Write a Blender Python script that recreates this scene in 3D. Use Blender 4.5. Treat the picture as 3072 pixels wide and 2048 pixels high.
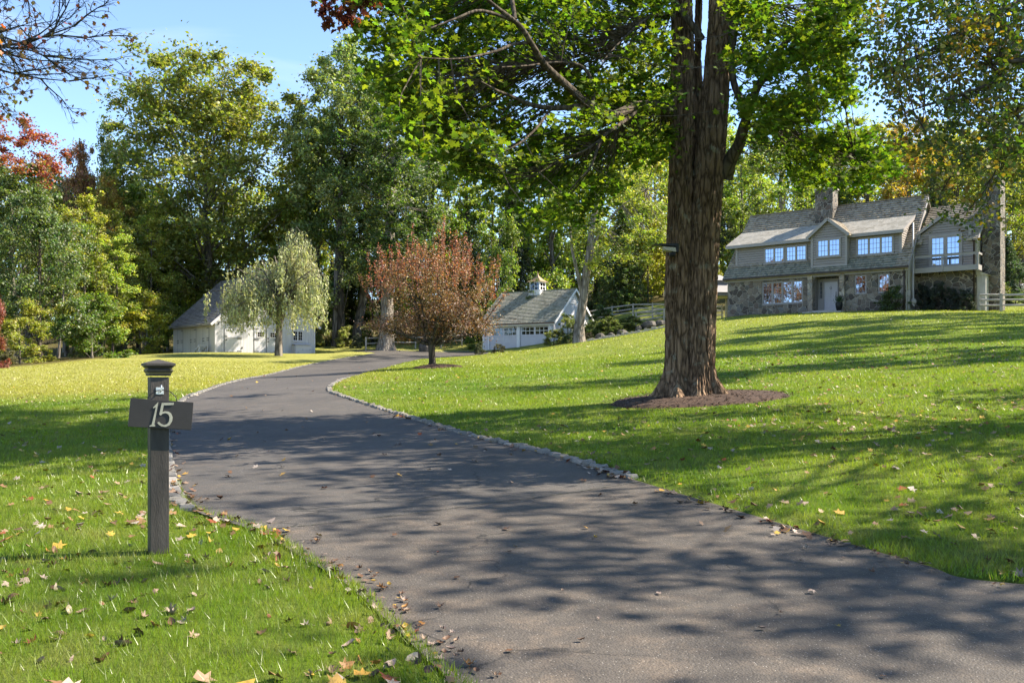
import bpy, math, random
import numpy as np
from mathutils import Vector, Matrix, noise

for o in list(bpy.data.objects): bpy.data.objects.remove(o)
scn = bpy.context.scene
C = scn.collection
R = math.radians
F, CX, HY, EYE = 900.0, 512.0, 375.0, 1.2

# ------------------------------------------------------------------ camera, world, sun
cam = bpy.data.cameras.new('camera'); camo = bpy.data.objects.new('camera', cam); C.objects.link(camo)
camo.location = (0, 0, EYE); camo.rotation_euler = (R(90), 0, 0)
cam.sensor_width = 36; cam.lens = F / 1024 * 36; cam.shift_y = 34 / 1024; cam.clip_start = .05; cam.clip_end = 3000
scn.camera = camo
scn.render.resolution_x = 1024; scn.render.resolution_y = 682
vs = scn.view_settings
vs.view_transform = 'Standard'; vs.look = 'None'; vs.gamma = 1; vs.use_curve_mapping = False; vs.exposure = 1.75
vs.use_white_balance = True; vs.white_balance_temperature = 7300; vs.white_balance_tint = 10

SUN_EL = 43.0; SUN_AZ = 12.0          # azimuth counted from +X towards +Y
sdir = Vector((math.cos(R(SUN_AZ)) * math.cos(R(SUN_EL)), math.sin(R(SUN_AZ)) * math.cos(R(SUN_EL)), math.sin(R(SUN_EL))))
w = bpy.data.worlds.new('World'); scn.world = w; w.use_nodes = True
nt = w.node_tree; nt.nodes.clear()
wo = nt.nodes.new('ShaderNodeOutputWorld'); bg = nt.nodes.new('ShaderNodeBackground')
sky = nt.nodes.new('ShaderNodeTexSky'); sky.sky_type = 'NISHITA'; sky.sun_disc = False
sky.sun_elevation = R(SUN_EL); sky.sun_rotation = R(90 - SUN_AZ); sky.air_density = 1.0; sky.dust_density = 0.3; sky.ozone_density = 5.0; sky.altitude = 1800
tc = nt.nodes.new('ShaderNodeTexCoord'); mp = nt.nodes.new('ShaderNodeMapping'); mp.inputs['Scale'].default_value = (2.0, 2.0, 7.0)
cn = nt.nodes.new('ShaderNodeTexNoise'); cn.inputs['Scale'].default_value = 1.7; cn.inputs['Detail'].default_value = 7; cn.inputs['Distortion'].default_value = .6
cr = nt.nodes.new('ShaderNodeMapRange'); cr.inputs['From Min'].default_value = .50; cr.inputs['From Max'].default_value = .80; cr.inputs['To Max'].default_value = .45
mx = nt.nodes.new('ShaderNodeMix'); mx.data_type = 'RGBA'; mx.inputs['B'].default_value = (2.8, 3.4, 4.3, 1)
nt.links.new(tc.outputs['Generated'], mp.inputs['Vector']); nt.links.new(mp.outputs[0], cn.inputs['Vector']); nt.links.new(cn.outputs['Fac'], cr.inputs['Value'])
nt.links.new(cr.outputs[0], mx.inputs['Factor']); nt.links.new(sky.outputs[0], mx.inputs['A'])
nt.links.new(mx.outputs['Result'], bg.inputs['Color']); bg.inputs['Strength'].default_value = .125
nt.links.new(bg.outputs[0], wo.inputs[0])
sl = bpy.data.lights.new('sun', 'SUN'); sl.energy = 4.5; sl.angle = R(.53); sl.color = (1, .95, .86)
so = bpy.data.objects.new('sun', sl); C.objects.link(so); so.rotation_euler = sdir.to_track_quat('Z', 'Y').to_euler(); so.location = (40, 0, 60)
scn.cycles.max_bounces = 8; scn.cycles.transmission_bounces = 4; scn.cycles.transparent_max_bounces = 8; scn.cycles.diffuse_bounces = 4
scn.cycles.use_denoising = True

# ------------------------------------------------------------------ helpers
def P(px, py, Y): return Vector(((px - CX) / F * Y, Y, EYE - (py - HY) / F * Y))
def ctl(px, py, Y):
    v = P(px, py, Y); return (v.x, v.y, v.z)
CT = [(-6, -6, -.08), (0, -6, -.08), (8, -6, 0), (22, -8, .2), (-25, -5, 0), (30, 6, 1.1), (0, 0, 0), (-3, 3.5, .03), (3, 3.5, 0), (-8, 10, .08), (-14, 20, .3),
      (-2.24, 5.7, .05), ctl(642, 481, 8.9), ctl(522, 455, 10.9), ctl(414, 422, 16), ctl(329, 390, 24), ctl(688, 400.5, 17.5), (5.7, 10, .42), (11.4, 20, 1.35),
      ctl(1024, 331, 35), ctl(1024, 315, 50), ctl(1024, 310, 60), ctl(688, 362, 30), ctl(700, 340, 45), ctl(727, 317.5, 67.6), ctl(906, 310.4, 59.5), ctl(820, 313, 63),
      ctl(662, 333, 75), ctl(579, 342, 78), ctl(520, 350, 82), ctl(483, 350.5, 88), ctl(430, 356.5, 76), ctl(432, 368, 45), ctl(500, 368, 38), ctl(560, 362, 45), ctl(261, 375, 50),
      ctl(278.6, 355.7, 74), ctl(215, 352, 80), ctl(174, 354.3, 87.5), ctl(315, 353, 86.5), ctl(110, 359, 68), ctl(0, 371, 55), (-15, 35, .75), ctl(380, 353, 80),
      ctl(140, 350, 102), ctl(330, 345, 94), ctl(385, 349.5, 89), ctl(440, 345, 96), ctl(633, 318, 85), ctl(655, 310, 86), ctl(565, 322, 100), ctl(800, 292, 92), ctl(1000, 285, 82),
      (31, 70, 6.2), (38, 60, 5.9), (26, 76, 6.4), (-80, 130, 7), (0, 130, 11), (60, 130, 17), (120, 100, 17), (-100, 60, 1.5), (-60, 20, -.3), (60, 20, 3), (100, 50, 8), (-150, 260, 16), (150, 260, 34), (0, 260, 26),
      (200, 60, 14), (-200, 60, 0), (0, -60, -.3), (120, -40, 2), (-120, -40, -.5)]
CTn = np.array(CT, float); SC = 50.0
def _phi(d2): return np.where(d2 > 1e-12, .5 * d2 * np.log(np.maximum(d2, 1e-12)), 0)
_p = CTn[:, :2] / SC; _n = len(_p)
_K = _phi(((_p[:, None] - _p[None]) ** 2).sum(-1)) + np.eye(_n) * 1e-5
_A = np.zeros((_n + 3, _n + 3)); _A[:_n, :_n] = _K; _A[:_n, _n] = 1; _A[:_n, _n + 1:] = _p; _A[_n, :_n] = 1; _A[_n + 1:, :_n] = _p.T
_W = np.linalg.solve(_A, np.concatenate([CTn[:, 2], np.zeros(3)]))
def Hn(x, y):
    x = np.asarray(x, float).ravel(); y = np.asarray(y, float).ravel(); out = np.empty(len(x))
    for s in range(0, len(x), 20000):
        q = np.stack([x[s:s + 20000], y[s:s + 20000]], 1) / SC
        out[s:s + 20000] = _phi(((q[:, None] - _p[None]) ** 2).sum(-1)) @ _W[:_n] + _W[_n] + q @ _W[_n + 1:]
    return out
def H(x, y): return float(Hn([x], [y])[0])
_ys = np.concatenate([np.arange(2, 30, .05), np.arange(30, 150, .1)])
def G(px, py):
    xs = (px - CX) / F * _ys; zs = EYE - (py - HY) / F * _ys; h = Hn(xs, _ys)
    i = np.argmax(h >= zs); i = i if h[i] >= zs[i] else len(_ys) - 1
    return Vector((xs[i], _ys[i], h[i]))

def tag(o, label=None, cat=None, group=None, kind=None):
    if label: o['label'] = label
    if cat: o['category'] = cat
    if group: o['group'] = group
    if kind: o['kind'] = kind
    return o
def empty(name, loc, rz=0, label=None, cat=None, group=None):
    o = bpy.data.objects.new(name, None); C.objects.link(o); o.location = loc; o.rotation_euler = (0, 0, rz); o.empty_display_size = .2
    return tag(o, label, cat, group)
def copy_tree(o, parent=None):
    c = o.copy(); C.objects.link(c); c.parent = parent
    for ch in list(o.children): copy_tree(ch, c)
    return c

class MB:
    def __init__(s): s.v = []; s.f = []
    def poly(s, pts):
        n = len(s.v); s.v += [tuple(p) for p in pts]; s.f.append(tuple(range(n, n + len(pts)))); return s
    def prism(s, a, b):                      # two matching rings -> closed solid
        n = len(s.v); k = len(a); s.v += [tuple(p) for p in a] + [tuple(p) for p in b]
        s.f.append(tuple(range(n + k - 1, n - 1, -1))); s.f.append(tuple(range(n + k, n + 2 * k)))
        for i in range(k): j = (i + 1) % k; s.f.append((n + i, n + j, n + k + j, n + k + i))
        return s
    def box(s, x0, x1, y0, y1, z0, z1):
        return s.prism([(x0, y0, z0), (x1, y0, z0), (x1, y1, z0), (x0, y1, z0)], [(x0, y0, z1), (x1, y0, z1), (x1, y1, z1), (x0, y1, z1)])
    def bar(s, a, b, w_, h_, up=(0, 0, 1)):  # rectangular bar from a to b
        a = Vector(a); b = Vector(b); d = (b - a).normalized(); u = Vector(up)
        if abs(d.dot(u)) > .95: u = Vector((0, 1, 0))
        sd = d.cross(u).normalized() * w_ / 2; u2 = sd.cross(d).normalized() * h_ / 2
        r = [-sd - u2, sd - u2, sd + u2, -sd + u2]
        return s.prism([a + q for q in r], [b + q for q in r])
    def tube(s, pts, rad, sides=8, jit=0, cap=True, rng=None):
        pts = [Vector(p) for p in pts]; n0 = len(s.v); k = len(pts)
        if not hasattr(rad, '__len__'): rad = [rad] * k
        ref = Vector((0.3, 1, 0.1)).normalized()
        for i, p in enumerate(pts):
            t = (pts[min(i + 1, k - 1)] - pts[max(i - 1, 0)]).normalized()
            a = t.cross(ref)
            if a.length < .1: a = t.cross(Vector((1, 0, 0)))
            a.normalize(); b = t.cross(a)
            for j in range(sides):
                th = 2 * math.pi * j / sides; rr = rad[i] * (1 + (random.uniform(-jit, jit) if jit else 0))
                s.v.append(tuple(p + (a * math.cos(th) + b * math.sin(th)) * rr))
        for i in range(k - 1):
            for j in range(sides):
                j2 = (j + 1) % sides
                s.f.append((n0 + i * sides + j, n0 + i * sides + j2, n0 + (i + 1) * sides + j2, n0 + (i + 1) * sides + j))
        if cap:
            s.f.append(tuple(n0 + j for j in range(sides - 1, -1, -1))); s.f.append(tuple(n0 + (k - 1) * sides + j for j in range(sides)))
        return s
    def lathe(s, prof, cx=0, cy=0, sides=16):
        n0 = len(s.v)
        for r, z in prof:
            for j in range(sides):
                th = 2 * math.pi * j / sides; s.v.append((cx + r * math.cos(th), cy + r * math.sin(th), z))
        for i in range(len(prof) - 1):
            for j in range(sides):
                j2 = (j + 1) % sides; s.f.append((n0 + i * sides + j, n0 + i * sides + j2, n0 + (i + 1) * sides + j2, n0 + (i + 1) * sides + j))
        s.f.append(tuple(n0 + j for j in range(sides - 1, -1, -1))); s.f.append(tuple(n0 + (len(prof) - 1) * sides + j for j in range(sides)))
        return s
    def build(s, name, m, parent=None, smooth=False, bevel=0):
        me = bpy.data.meshes.new(name); me.from_pydata(s.v, [], s.f); me.update()
        if smooth: me.polygons.foreach_set('use_smooth', [True] * len(me.polygons))
        o = bpy.data.objects.new(name, me); C.objects.link(o)
        if m: me.materials.append(m)
        if parent: o.parent = parent
        if bevel:
            b = o.modifiers.new('bevel', 'BEVEL'); b.width = bevel; b.segments = 2; b.limit_method = 'ANGLE'
        return o

def np_mesh(name, V, nper, m, parent=None, k=None):
    """V (N*k,3) vertices, faces of nper vertices each in sequence"""
    me = bpy.data.meshes.new(name); nv = len(V); nf = nv // nper
    me.vertices.add(nv); me.vertices.foreach_set('co', np.ascontiguousarray(V, dtype=np.float32).ravel())
    me.loops.add(nv); me.loops.foreach_set('vertex_index', np.arange(nv, dtype=np.int32))
    me.polygons.add(nf); me.polygons.foreach_set('loop_start', np.arange(0, nv, nper, dtype=np.int32)); me.polygons.foreach_set('loop_total', np.full(nf, nper, dtype=np.int32))
    me.update(calc_edges=True)
    o = bpy.data.objects.new(name, me); C.objects.link(o); me.materials.append(m)
    if parent: o.parent = parent
    return o
def grid_mesh(name, xs, ys, Z, m, attrs=None):
    nx, ny = len(xs), len(ys); X, Y = np.meshgrid(xs, ys)
    V = np.stack([X.ravel(), Y.ravel(), Z.ravel()], 1)
    i = (np.arange(ny - 1)[:, None] * nx + np.arange(nx - 1)[None]).ravel()
    Fc = np.stack([i, i + 1, i + nx + 1, i + nx], 1)
    me = bpy.data.meshes.new(name); me.vertices.add(len(V)); me.vertices.foreach_set('co', V.astype(np.float32).ravel())
    me.loops.add(Fc.size); me.loops.foreach_set('vertex_index', Fc.astype(np.int32).ravel())
    me.polygons.add(len(Fc)); me.polygons.foreach_set('loop_start', np.arange(0, Fc.size, 4, dtype=np.int32)); me.polygons.foreach_set('loop_total', np.full(len(Fc), 4, dtype=np.int32))
    me.update(calc_edges=True); me.polygons.foreach_set('use_smooth', [True] * len(Fc))
    for k_, a in (attrs or {}).items():
        at = me.attributes.new(k_, 'FLOAT', 'POINT'); at.data.foreach_set('value', a.astype(np.float32).ravel())
    o = bpy.data.objects.new(name, me); C.objects.link(o); me.materials.append(m); return o

# ------------------------------------------------------------------ materials
class M:
    """tiny node helper"""
    def __init__(s, name):
        s.m = bpy.data.materials.new(name); s.m.use_nodes = True; s.t = s.m.node_tree; s.t.nodes.clear()
        s.out = s.t.nodes.new('ShaderNodeOutputMaterial')
    def n(s, t, **kw):
        nd = s.t.nodes.new('ShaderNode' + t)
        for k, v in kw.items():
            if k.startswith('_'): setattr(nd, k[1:], v)
            else:
                key = k.replace('__', ' ') if k.replace('__', ' ') in nd.inputs else int(k[1:]) if k[0] == 'i' and k[1:].isdigit() else k
                if hasattr(v, 'is_output') or isinstance(v, bpy.types.NodeSocket): s.t.links.new(v, nd.inputs[key])
                else: nd.inputs[key].default_value = v
        return nd
    def pos(s, kind='Object', scale=(1, 1, 1), rot=(0, 0, 0)):
        src = s.n('NewGeometry').outputs['Position'] if kind == 'World' else s.n('TexCoord').outputs[kind]
        return s.n('Mapping', Vector=src, Scale=scale, Rotation=rot).outputs[0]
    def noise(s, v, scale, detail=4, rough=.55, dist=0): return s.n('TexNoise', Vector=v, Scale=scale, Detail=detail, Roughness=rough, Distortion=dist).outputs['Fac']
    def ramp(s, f, stops, interp='LINEAR'):
        nd = s.n('ValToRGB', Fac=f); cr = nd.color_ramp; cr.interpolation = interp
        while len(cr.elements) > 1: cr.elements.remove(cr.elements[-1])
        for i, (p, c) in enumerate(stops):
            e = cr.elements[0] if i == 0 else cr.elements.new(p)
            e.position = p; e.color = (c if hasattr(c, '__len__') else (c, c, c))[:3] + (1,) if hasattr(c, '__len__') else (c, c, c, 1)
        return nd.outputs[0]
    def mix(s, f, a, b, mode='MIX'):
        nd = s.t.nodes.new('ShaderNodeMix'); nd.data_type = 'RGBA'; nd.blend_type = mode; nd.clamp_factor = True
        for key, v in (('Factor', f), ('A', a), ('B', b)):
            if isinstance(v, bpy.types.NodeSocket): s.t.links.new(v, nd.inputs[key])
            elif key == 'Factor': nd.inputs[key].default_value = v
            else: nd.inputs[key].default_value = tuple(v)[:3] + (1,)
        return nd.outputs['Result']
    def math(s, op, a, b=0.0, c=0.0):
        nd = s.t.nodes.new('ShaderNodeMath'); nd.operation = op
        for i, v in enumerate((a, b, c)):
            if isinstance(v, bpy.types.NodeSocket): s.t.links.new(v, nd.inputs[i])
            else: nd.inputs[i].default_value = v
        return nd.outputs[0]
    def mr(s, v, a, b, c=0, d=1): return s.n('MapRange', Value=v, **{'From__Min': a, 'From__Max': b, 'To__Min': c, 'To__Max': d}).outputs[0]
    def bump(s, h, strength=.5, dist=.02): return s.n('Bump', Height=h, Strength=strength, Distance=dist).outputs[0]
    def pbr(s, col, rough=.7, normal=None, metal=0, spec=.3):
        kw = dict(Roughness=rough, Metallic=metal); kw['Base__Color'] = col if isinstance(col, bpy.types.NodeSocket) else tuple(col)[:3] + (1,)
        if normal is not None: kw['Normal'] = normal
        kw['Specular__IOR__Level'] = spec
        b = s.n('BsdfPrincipled', **kw); s.t.links.new(b.outputs[0], s.out.inputs[0]); return s.m

def simple(name, col, rough=.6, var=.15, scale=3, bump=.1, metal=0, spec=.3, streak=(1, 1, 1)):
    k = M(name); v = k.pos('Object', streak); f = k.noise(v, scale, 6, .65); f2 = k.noise(v, scale * 14, 3)
    a = [c * (1 - var) for c in col]; b = [min(1, c * (1 + var)) for c in col]
    c = k.mix(k.mr(f, .3, .7), a, b); c = k.mix(k.mr(f2, .55, .8, 0, .35), c, [q * .75 for q in col])
    return k.pbr(c, rough, k.bump(f2, bump, .01) if bump else None, metal, spec)

def leaf_mat(name, col=None, trans=.5, hue=.045, val=.55, gloss=.05, tcol=(1.25, 1.35, .55)):
    k = M(name); info = k.n('ObjectInfo'); rnd = k.n('NewGeometry').outputs['Random Per Island']
    base = info.outputs['Color'] if col is None else k.n('RGB').outputs[0]
    if col is not None: base.default_value = tuple(col) + (1,)
    r2 = k.math('FRACT', k.math('MULTIPLY', rnd, 17.31)); f = k.noise(k.pos('Object'), .35, 2)
    h = k.math('ADD', k.mr(r2, 0, 1, .5 - hue, .5 + hue), k.mr(f, .3, .7, hue * .5, -hue * .5))
    c = k.n('HueSaturation', Hue=h, Saturation=1.0, Value=k.mr(rnd, 0, 1, 1 - val, 1 + val), Color=base).outputs[0]
    d = k.n('BsdfDiffuse', Color=c); t = k.n('BsdfTranslucent', Color=k.mix(1.0, c, tcol, 'MULTIPLY'))
    t.inputs[0].links[0].from_node.clamp_result = False
    g = k.n('BsdfGlossy', Color=(1, 1, 1, 1), Roughness=.62)
    m1 = k.n('MixShader', Fac=trans, i1=d.outputs[0], i2=t.outputs[0]); m2 = k.n('MixShader', Fac=gloss, i1=m1.outputs[0], i2=g.outputs[0])
    k.t.links.new(m2.outputs[0], k.out.inputs[0]); return k.m

def litter_mat(name, world=False):
    k = M(name)
    if world:
        r = k.n('NewGeometry').outputs['Random Per Island']
        c = k.ramp(r, [(0, (.20, .11, .05)), (.14, (.42, .24, .04)), (.24, (.27, .18, .12)), (.38, (.33, .26, .21)), (.50, (.11, .055, .03)), (.68, (.48, .31, .05)), (.76, (.22, .05, .02)), (.84, (.36, .30, .25)), (.90, (.24, .14, .06))], 'CONSTANT')
    else: c = k.n('ObjectInfo').outputs['Color']
    f = k.noise(k.pos('Object'), 30, 4); c = k.mix(k.mr(f, .4, .75, 0, .5), c, (.12, .06, .03))
    return k.pbr(c, .55, k.bump(f, .4, .003), 0, .4)

def lawn_color(k):
    p = k.pos('World'); n1 = k.noise(p, .35, 5, .6, .4); n2 = k.noise(p, 2.3, 4, .6); n3 = k.noise(p, 14, 4, .7)
    c = k.mix(k.mr(n1, .35, .65), (.10, .18, .018), (.20, .26, .038)); c = k.mix(k.mr(n2, .47, .72, 0, .8), c, (.24, .25, .075))
    c = k.mix(k.mr(n3, .3, .62, .35, 0), c, (.06, .12, .01))
    dry = k.n('Attribute', _attribute_name='dry').outputs['Fac']  # dry grass, plus the sunlit yellow painted onto the far lawn
    c = k.mix(k.math('MULTIPLY', dry, k.mr(n2, .3, .7, .7, 1.0)), c, (.36, .33, .10)); return c, p, n3
def ground_mat():
    k = M('ground'); c, p, n3 = lawn_color(k)
    wood = k.n('Attribute', _attribute_name='wood').outputs['Fac']; n4 = k.noise(p, 3, 8, .75)
    fl = k.ramp(n4, [(.3, (.04, .035, .015)), (.5, (.10, .07, .03)), (.6, (.10, .11, .03)), (.75, (.24, .15, .06))])
    c = k.mix(wood, c, fl)
    fine = k.noise(p, 60, 5, .8); c = k.mix(k.mr(fine, .35, .65, .35, 0), c, (.02, .035, .006))
    return k.pbr(c, .85, k.bump(k.math('ADD', fine, n3), .9, .05), 0, .1)
def grass_mat():
    k = M('grass_blades'); c, p, n3 = lawn_color(k); r = k.n('NewGeometry').outputs['Random Per Island']
    c = k.n('HueSaturation', Hue=k.mr(r, 0, 1, .485, .515), Saturation=1.05, Value=k.mr(r, 0, 1, .7, 1.3), Color=c).outputs[0]
    c = k.mix(k.mr(k.math('FRACT', k.math('MULTIPLY', r, 37.7)), .985, .99), c, (.20, .19, .08))
    d = k.n('BsdfDiffuse', Color=c); t = k.n('BsdfTranslucent', Color=k.mix(1.0, c, (1.5, 1.5, .6), 'MULTIPLY')); g = k.n('BsdfGlossy', Color=(1, 1, 1, 1), Roughness=.35)
    m1 = k.n('MixShader', Fac=.45, i1=d.outputs[0], i2=t.outputs[0]); m2 = k.n('MixShader', Fac=.025, i1=m1.outputs[0], i2=g.outputs[0])
    k.t.links.new(m2.outputs[0], k.out.inputs[0]); return k.m
def asphalt(name, a, b, brown):
    k = M(name); p = k.pos('World'); n1 = k.noise(p, .5, 5, .6, .5); n2 = k.noise(p, 4, 6, .7); n3 = k.noise(p, 120, 3, .7); sp = k.n('TexVoronoi', Vector=p, Scale=85.0, _feature='F1')
    c = k.mix(k.mr(n1, .35, .65), a, b); c = k.mix(k.mr(n2, .48, .74, 0, brown), c, (.20, .15, .11)); c = k.mix(k.mr(k.noise(k.pos('World', (1, .35, 1)), 1.1, 5, .7, .8), .52, .72, 0, .45), c, (.05, .045, .042)); c = k.mix(k.mr(k.noise(p, 38, 5, .8), .50, .72, 0, .75), c, (.022, .02, .019)); c = k.mix(k.mr(k.noise(p, 9, 6, .75), .52, .75, 0, .4), c, (.03, .028, .026)); c = k.mix(k.mr(n3, .3, .7, .5, 0), c, (.018, .018, .02))
    c = k.mix(k.math('MULTIPLY', k.mr(sp.outputs['Distance'], .22, .16), k.mr(k.n('SeparateColor', Color=sp.outputs['Color']).outputs[0], .86, .9)), c, (.42, .39, .36))
    ws = k.n('VectorMath', _operation='ADD', i0=p, i1=k.n('VectorMath', _operation='SCALE', i0=k.n('TexNoise', Vector=p, Scale=1.6, Detail=6).outputs['Color'], Scale=1.1).outputs[0]).outputs[0]
    cr = k.n('TexVoronoi', Vector=ws, Scale=.42 if brown > .5 else .2, _feature='DISTANCE_TO_EDGE').outputs['Distance']
    c = k.mix(k.math('MULTIPLY', k.mr(cr, .006, .0), k.mr(n1, .40, .55)), c, (.012, .012, .012))
    return k.pbr(c, .78, k.bump(k.math('ADD', n3, sp.outputs['Distance']), .55, .006), 0, .35)
def stone_mat(name, sc=2.7, dark=1.0, mortar=(.31, .27, .22)):
    k = M(name); p0 = k.pos('Object'); wv = k.n('TexNoise', Vector=p0, Scale=1.6, Detail=2).outputs['Color']
    p = k.n('VectorMath', _operation='ADD', i0=p0, i1=k.n('VectorMath', _operation='SCALE', i0=wv, Scale=.35).outputs[0]).outputs[0]
    v = k.n('TexVoronoi', Vector=p, Scale=sc, _feature='F1'); e = k.n('TexVoronoi', Vector=p, Scale=sc, _feature='DISTANCE_TO_EDGE').outputs['Distance']
    g = k.n('SeparateColor', Color=v.outputs['Color']).outputs[0]
    D = lambda t: tuple(q * dark for q in t)
    c = k.ramp(g, [(0, D((.085, .065, .052))), (.2, D((.20, .16, .125))), (.38, D((.13, .12, .10))), (.52, D((.26, .205, .155))), (.66, D((.16, .12, .095))), (.8, D((.32, .27, .215))), (.92, D((.20, .185, .17)))], 'CONSTANT')
    n = k.noise(p0, 9, 6, .7); c = k.mix(k.mr(n, .35, .75, .45, 0), c, D((.07, .065, .06)))
    c = k.mix(k.mr(e, .05, .025), c, mortar)
    h = k.math('ADD', k.mr(e, .0, .12), k.math('MULTIPLY', n, .3)); return k.pbr(c, .8, k.bump(h, .8, .05), 0, .25)
def shingle_mat(name, a, b, cc, w_=.17, moss=None):
    k = M(name); p = k.pos('Object'); br = k.n('TexVoronoi', Vector=k.n('Mapping', Vector=p, Scale=(1 / w_, 2.2, 5.2)).outputs[0], Scale=1.0, _feature='F1')
    g = k.n('SeparateColor', Color=br.outputs['Color']).outputs[0]; c = k.ramp(g, [(0, a), (.35, b), (.7, cc), (1, b)])
    n = k.noise(p, .6, 6, .7, .4); c = k.mix(k.mr(n, .4, .7, 0, .55), c, moss or b); n2 = k.noise(p, 20, 4, .7); c = k.mix(k.mr(n2, .45, .8, 0, .5), c, tuple(q * .55 for q in a))
    return k.pbr(c, .85, k.bump(n2, .5, .015), 0, .15)
def bark_mat(name, a, b, sc=7, moss=None, bump=.9, spots=0, vz=.16):
    k = M(name); p = k.pos('Object', (1, 1, vz)); wv = k.n('TexNoise', Vector=p, Scale=3.0, Detail=3).outputs['Color']
    q = k.n('VectorMath', _operation='ADD', i0=p, i1=k.n('VectorMath', _operation='SCALE', i0=wv, Scale=.22).outputs[0]).outputs[0]
    e = k.n('TexVoronoi', Vector=q, Scale=float(sc), _feature='DISTANCE_TO_EDGE').outputs['Distance']; n = k.noise(p, sc * 5, 6, .75)
    h = k.math('ADD', k.mr(e, 0, .28), k.math('MULTIPLY', n, .7)); c = k.mix(k.mr(h, .25, 1.1), a, b)
    big = k.noise(k.pos('Object'), .9, 4, .6)
    if moss: c = k.mix(k.mr(big, .55, .7, 0, .6), c, moss)
    if spots: c = k.mix(k.math('MULTIPLY', k.mr(k.noise(k.pos('Object'), 4.5, 6, .7), .58, .64), spots), c, (.34, .35, .28)); c = k.mix(k.mr(k.noise(k.pos('Object', (1, 1, .4)), 2.2, 4, .6), .45, .7, 0, .5), c, (.10, .055, .03))
    return k.pbr(c, .9, k.bump(h, bump, .03), 0, .15)

m_ground = ground_mat(); m_grass = grass_mat(); m_leaf = leaf_mat('leaves')
m_drive = asphalt('drive_asphalt', (.066, .061, .057), (.108, .097, .088), .4); m_apron = asphalt('apron_asphalt', (.070, .060, .053), (.115, .098, .083), .8)
m_cobble = stone_mat('cobble', 2.5, 1.5); m_stone = stone_mat('fieldstone'); m_stone_d = stone_mat('fieldstone_chimney', 3.0, .8, (.26, .24, .21))
m_shake = shingle_mat('wood_shingles', (.20, .165, .125), (.33, .28, .22), (.45, .39, .31), moss=(.25, .225, .185)); m_shake_g = shingle_mat('wood_shingles_garage', (.20, .19, .16), (.32, .31, .26), (.45, .43, .37), moss=(.30, .31, .23))
m_shake_low = shingle_mat('mossy_shingles', (.11, .135, .12), (.17, .20, .175), (.24, .26, .22), moss=(.12, .17, .14))
m_shake_b = shingle_mat('barn_shingles', (.22, .20, .20), (.31, .29, .29), (.38, .36, .35))
m_siding = simple('grey_siding', (.27, .24, .225), .65, .1, 1.5, .15, streak=(1, 1, 4)); m_trim = simple('grey_trim', (.29, .265, .255), .6, .06, 2, .05)
m_sidefr = simple('weathered_boards', (.40, .38, .36), .75, .25, 2, .2, streak=(3, 3, .5))
m_barn = simple('barn_boards', (.47, .465, .49), .7, .10, 1.6, .15, streak=(4, 4, .4)); m_barntrim = simple('barn_trim', (.52, .51, .54), .6, .05, 2, .05)
m_gar = simple('garage_paint', (.60, .59, .63), .6, .05, 2, .05); m_dark = simple('dark_gap', (.10, .10, .10), .9, .1); m_iron = simple('black_iron', (.02, .02, .022), .45, .2, 5, .1, .4)
m_gutter = simple('brown_gutter', (.045, .03, .025), .45, .2, 3, .05); m_copper = simple('copper', (.27, .19, .12), .5, .3, 4, .1, .2); m_white = simple('white_paint', (.78, .78, .79), .5, .05)
m_pvc = simple('pale_pipe', (.40, .37, .36), .5, .05); m_door = simple('lilac_grey_door', (.46, .44, .47), .45, .04, 2, .03); m_post = simple('dark_post_paint', (.046, .040, .035), .55, .5, 3, .3, streak=(3, 3, .6))
m_sign = simple('sign_paint', (.020, .018, .017), .4, .25, 4, .06); m_brass = simple('pewter_digits', (.36, .33, .25), .4, .15, 20, .1, .7); m_zinc = simple('zinc', (.7, .7, .68), .35, .1, 20, .1, .8)
m_rail = simple('weathered_rail', (.36, .33, .30), .85, .3, 4, .4, streak=(1, 1, 1)); m_rock = simple('boulder', (.10, .09, .08), .9, .4, 2, .6); m_flag = simple('flagstone', (.40, .37, .33), .85, .2, 3, .3)
m_mulch = simple('mulch', (.060, .036, .026), .95, .6, 9, 1.0); m_metalroof = simple('metal_roof', (.30, .29, .29), .5, .1, 1, .05)
m_bark = bark_mat('maple_bark', (.058, .038, .026), (.28, .185, .125), 11, None, 1.0, .5, .2); m_barkg = bark_mat('grey_bark', (.05, .042, .035), (.20, .175, .15), 3.2, (.10, .11, .07)); m_barkp = bark_mat('pale_bark', (.09, .075, .06), (.27, .235, .20), 4.5, None, .8)
m_barkd = bark_mat('dark_bark', (.02, .017, .014), (.09, .075, .06), 4, (.06, .065, .035))
m_litter = litter_mat('fallen_leaf'); m_litter_all = litter_mat('leaf_litter', True)
def glass_mat(name, tint, f=.75):
    k = M(name); d = k.n('BsdfDiffuse', Color=tint + (1,)); g = k.n('BsdfGlossy', Color=(.42, .52, .70, 1), Roughness=.015)
    n = k.noise(k.pos('Object'), 1.3, 2); g.inputs['Normal'].default_value = (0, 0, 0); k.t.links.new(k.bump(n, .12, .03), g.inputs['Normal'])
    m = k.n('MixShader', Fac=f, i1=d.outputs[0], i2=g.outputs[0]); k.t.links.new(m.outputs[0], k.out.inputs[0]); return k.m
m_glass = glass_mat('window_glass', (.02, .025, .03), .6); m_glassd = glass_mat('barn_glass', (.02, .016, .013), .12)

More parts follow.
